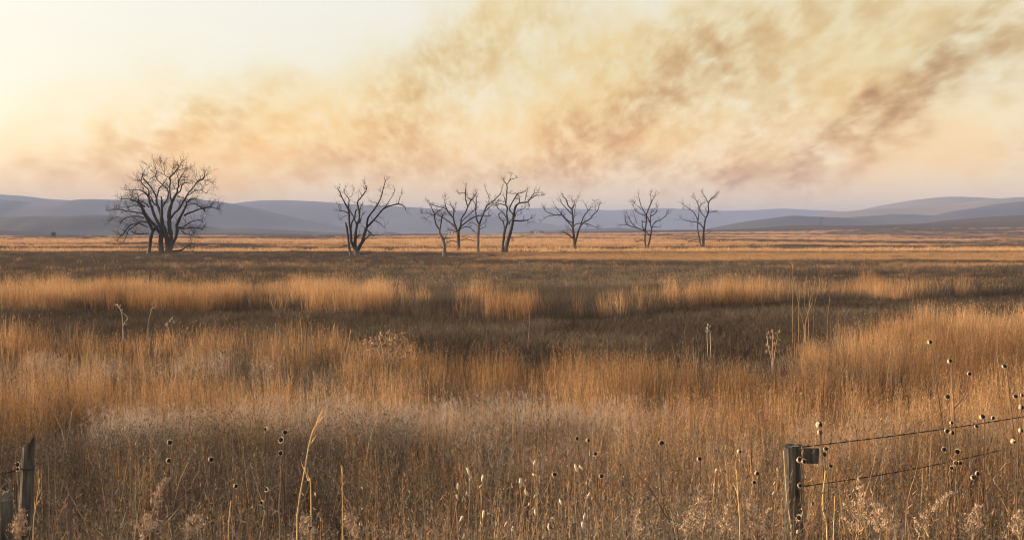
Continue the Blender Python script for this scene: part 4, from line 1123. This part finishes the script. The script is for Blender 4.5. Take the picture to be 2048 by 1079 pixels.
for pts, D, sp, lab in (
    ([(1278, 1079), (1274, 1045), (1282, 1018)], 5.2, .05, 'narrow feathery plume with a bent tip, first one right of the pods'),
    ([(1372, 1079), (1388, 1040), (1402, 992)], 5.3, .10, 'wide bushy plume beside the crossing brown stalks'),
    ([(1405, 1079), (1412, 1020), (1395, 968)], 5.6, .07, 'tall loose plume behind the wide bushy one'),
    ([(1447, 1079), (1458, 1040), (1452, 1010)], 5.1, .06, 'plume with a curled tip right of the wide bushy one'),
    ([(1512, 1079), (1505, 1035), (1497, 996)], 5.3, .055, 'slim plume tilting left below the twin-headed sunflower'),
    ([(1532, 1079), (1534, 1045), (1538, 1018)], 5.1, .04, 'small plume against the slim tilting one, nearest the thick post'),
    ([(1712, 1079), (1722, 1020), (1716, 955)], 5.6, .13, 'big ragged plume under the lower barbed wire'),
    ([(1760, 1079), (1765, 1040), (1752, 1005)], 5.3, .10, 'low fuzzy plume right of the big ragged one'),
    ([(1836, 1079), (1850, 1040), (1878, 1010), (1912, 982)], 5.4, .06, 'long feather-like plume arching far over'),
    ([(1945, 1079), (1950, 1045), (1960, 1008)], 5.3, .09, 'dense plume standing under the right sunflower cluster'),
    ([(2040, 1079), (2036, 1050), (2042, 1020)], 5.1, .07, 'plume cut by the right edge'),
    ([(42, 1079), (38, 1050), (46, 1018)], 5.2, .07, 'plume at the foot of the leaning grey post'),
    ([(300, 1079), (306, 1025), (318, 985), (338, 955)], 5.4, .06, 'plume curving right with a nodding tip, first of the two on the left'),
    ([(292, 1079), (288, 1055), (296, 1030)], 5.0, .08, 'low bushy plume below the curving one'),
    ([(388, 1079), (386, 1055), (392, 1035)], 5.0, .10, 'broad low plume between curving plume and bright golden straw'),
    ([(618, 1079), (612, 1055), (606, 1035)], 5.0, .06, 'stub of a plume below the tall feathered straw'),
    ([(712, 1079), (704, 1050), (690, 1025)], 5.1, .06, 'small dark plume right of the upright golden straw'),
): plume(pts, D, sp, lab)

# ------------------------------------------------------------------ weeds and shrubs of the middle field
def weed(name, stems, D, label, cat, mat, r, heads, hr, foot=None):
    f = None
    m_, h = MB(), MB()
    for s_ in stems:
        P = np.array([at(a, b_, D + rng.normal(0, .1)) for a, b_ in s_])
        if f is None:
            f = P[0].copy(); f[2] = float(ground(f[0], f[1]))
        L = smooth_line(np.vstack(((P[0][0], P[0][1], f[2]), P)), 3)
        m_.tube(L, np.linspace(r, r * .5, len(L)), 5)
    for (a, b_) in heads:
        c = at(a, b_, D)
        for _ in range(16):
            d = rng.normal(0, 1, 3); d /= np.linalg.norm(d)
            h.blade(c + d * hr * .2, c + d * hr * rng.uniform(.6, 1.1), hr * .55, seg=1)
    T = thing(name, f, label, cat)
    m_.build('stem', M[mat], T, True, f)
    if heads: h.build('seed_spray', M[mat], T, False, f)
weed('dried_thistle', [[(246, 660), (243, 625), (234, 608)], [(246, 650), (256, 636), (244, 624)]], 30, 'silvery thistle with zigzag stem above the dark band, leftmost of three', 'thistle', 'silver', .012, [(232, 608), (240, 612), (243, 619), (250, 648), (254, 637)], .06)
weed('dried_thistle', [[(296, 650), (300, 630), (305, 612)]], 30, 'thin silvery thistle with a single top, middle one of three', 'thistle', 'silver', .011, [(304, 607), (308, 614), (302, 620)], .06)
weed('dried_thistle', [[(338, 660), (332, 648), (342, 640)]], 29, 'low silvery thistle with a dark hooked top, rightmost of three', 'thistle', 'silver', .012, [(344, 636), (347, 643), (334, 648), (340, 640)], .06)
weed('dried_thistle', [[(1415, 690), (1414, 670), (1416, 650)], [(1421, 690), (1420, 660)]], 27, 'small white-headed thistle standing alone in the dark dip', 'thistle', 'silver', .009, [(1416, 649), (1414, 656), (1420, 652), (1412, 662), (1418, 660)], .045)
weed('fluffy_shrub', [[(770, 740), (765, 700), (758, 672)], [(775, 740), (778, 700), (780, 668)], [(780, 740), (795, 700), (812, 675)], [(772, 740), (755, 700), (742, 684)]], 22.5,
     'pinkish fluffy shrub in front of the dark band', 'shrub', 'pinkfluff', .012,
     [(x_ + rng.uniform(-9, 9), y_ + rng.uniform(-9, 9)) for x_ in range(738, 826, 8) for y_ in (672, 684, 696, 710) if abs(x_ - 780) < 46 - (y_ < 675) * 10], .085)
weed('fluffy_shrub', [[(1545, 720), (1545, 690), (1546, 660)], [(1548, 720), (1552, 690), (1556, 668)], [(1543, 720), (1536, 690), (1534, 670)]], 23.5,
     'small upright fluffy shrub at the edge of the taller orange grass', 'shrub', 'pinkfluff', .011,
     [(x_ + rng.uniform(-3, 3), y_ + rng.uniform(-4, 4)) for x_ in range(1534, 1560, 6) for y_ in (664, 676, 690, 702)], .055)
weed('bare_shrub', [[(1608, 655), (1600, 622), (1594, 590), (1587, 560), (1586, 532)], [(1586, 545), (1582, 528)], [(1610, 655), (1615, 630), (1608, 605), (1612, 580), (1610, 555)],
                    [(1610, 650), (1618, 615), (1617, 580), (1612, 550)], [(1612, 640), (1624, 605), (1628, 575), (1632, 553)], [(1618, 625), (1622, 590), (1624, 570)], [(1598, 605), (1601, 575)], [(1655, 640), (1658, 610), (1661, 580)], [(1628, 615), (1638, 580), (1640, 560)]],
     29, 'bare tan shrub of thin upright stems standing in the dark dip', 'shrub', 'stem', .0085, [], 0)

# ------------------------------------------------------------------ far away: windmill, bushes, farmsteads
def gz(px, D): x_ = (px - 1024) / F * D; return float(ground(x_, D))
WD = 1240.0
wb = np.array((at(1641.5, 452, WD)[0], WD, 0)); wb[2] = gz(1641.5, WD) - .5
T = thing('windmill', wb, 'tiny steel farm windmill on the far dark ridge', 'windmill')
ht = at(1641, 440.5, WD)[2]
hub = np.array((wb[0] - .3, WD - .6, max(ht, wb[2] + 9)))
tw = MB()
for a in range(4):
    c, s_ = math.cos(a * math.pi / 2 + .6), math.sin(a * math.pi / 2 + .6)
    tw.tube([wb + (1.1 * c, 1.1 * s_, 0), hub + (.18 * c, .18 * s_ + .6, 0)], .24, 4)
for t in (.3, .55, .8):
    q = [wb + (hub - wb) * t + np.array((1.1 * (1 - t) * math.cos(a * math.pi / 2 + .6), 1.1 * (1 - t) * math.sin(a * math.pi / 2 + .6), 0)) for a in (0, 1, 2, 3, 0)]
    tw.tube(q, .07, 3)
tw.build('tower', M['steel'], T, False, wb)
wh = MB(); ax = np.array((.93, -.35, 0)); ax /= np.linalg.norm(ax); sx = np.array((-ax[1], ax[0], 0))
for k in range(14):
    a = k / 14 * 2 * math.pi
    u = sx * math.cos(a) + np.array((0, 0, 1)) * math.sin(a)
    v = -sx * math.sin(a) + np.array((0, 0, 1)) * math.cos(a)
    wh.add([hub + u * .5 - v * .1, hub + u * 1.9 - v * .32 + ax * .12, hub + u * 1.9 + v * .32 - ax * .12, hub + u * .5 + v * .1], [(0, 1, 2, 3)])
wh.build('wheel', M['steel'], T, False, wb)
tv = MB(); tv.tube([hub, hub + (2.2, .6, .1)], .12, 4)
tv.box(hub + (1.9, .45, -.55), hub + (3.2, .6, .75)); tv.build('tail_vane', M['steel'], T, False, wb)

def leafy(name, px, row, D, w, h, n, label, cat, trunk=True, grp=None):
    b = at(px, row, D); b[2] = min(b[2], gz(px, D) + .3)
    T = thing(name, b, label, cat, grp)
    if trunk:
        m_ = MB(); m_.tube([b - (0, 0, .5), b + (0, 0, h * .35), b + (.1, 0, h * .7)], [h * .05, h * .04, h * .015], 6); m_.build('trunk', M['bark'], T, True, b)
    c = MB()
    for _ in range(n):
        d = rng.normal(0, 1, 3); d /= np.linalg.norm(d)
        q = b + np.array((0, 0, h * .55)) + d * rng.uniform(.25, 1) ** .6 * np.array((w / 2, w / 2, h * .47)) * rng.uniform(.8, 1.1)
        e = rng.normal(0, 1, 3); e /= np.linalg.norm(e)
        c.blade(q, q + e * h * .13, h * .09, seg=1)
    c.build('crown', M['evergreen'], T, False, b)
leafy('round_bush', 107, 471, 640, 3.2, 3.3, 700, 'dark lone round bush on the low brown rise at far left', 'bush')
leafy('small_tree', 143.5, 403, 3290, 9, 10, 400, 'tiny dark tree alone on the skyline of the left hills', 'tree')
def house(px, row, D, w, h, label, k=1):
    b = at(px, row, D); b[2] = min(b[2], gz(px, D)) - .2 if D < 1250 else b[2]
    T = thing('farm_building', b, label, 'farmhouse', 'far farm buildings')
    x0, x1, y0, y1 = b[0] - w / 2, b[0] + w / 2, b[1] - w * .3, b[1] + w * .3
    m_ = MB(); m_.box((x0, y0, b[2]), (x1, y1, b[2] + h))
    m_.add([(x0, y0, b[2] + h), (x0, y1, b[2] + h), (x0, (y0 + y1) / 2, b[2] + h * 1.6), (x1, y0, b[2] + h), (x1, y1, b[2] + h), (x1, (y0 + y1) / 2, b[2] + h * 1.6)], [(0, 1, 2), (3, 5, 4)])
    m_.build('wall', M['white'], T, False, b)
    r_ = MB(); o = .25; ym = (y0 + y1) / 2; zt = b[2] + h * 1.62; zb = b[2] + h * .97
    r_.add([(x0 - o, y0 - o, zb), (x1 + o, y0 - o, zb), (x1 + o, ym, zt), (x0 - o, ym, zt), (x0 - o, y1 + o, zb), (x1 + o, y1 + o, zb)], [(0, 1, 2, 3), (3, 2, 5, 4)])
    r_.build('roof', M['roofing'], T, False, b)
    for i in range(k):
        wx = x0 + w * (i + .5) / k
        q = MB(); q.box((wx - .5, y0 - .06, b[2] + h * .35), (wx + .5, y0 + .04, b[2] + h * .8)); q.build('window', M['glass'], T, False, b)
house(904, 468, 1000, 6.5, 3.6, 'pale farm building far off, left of the dark straight trunk', 2)
house(911.5, 468, 1010, 4.5, 2.2, 'small low white shed against the far farm building', 1)
house(1074, 466.5, 1100, 4.6, 2.8, 'tiny white farmhouse between dark trees on the far plain', 1)
for i, (px, w, lab) in enumerate(((1068, 5, 'dark tree close left of the tiny white farmhouse'), (1062.5, 3, 'small dark tree farther left of the tiny white farmhouse'), (1080, 3.5, 'dark tree close right of the tiny white farmhouse'), (1086, 5, 'wide dark tree farthest right beside the tiny farmhouse'))):
    leafy('farm_tree', px, 467, 1105, w, 3.4, 260, lab, 'tree', True, 'trees round the far farmhouse')
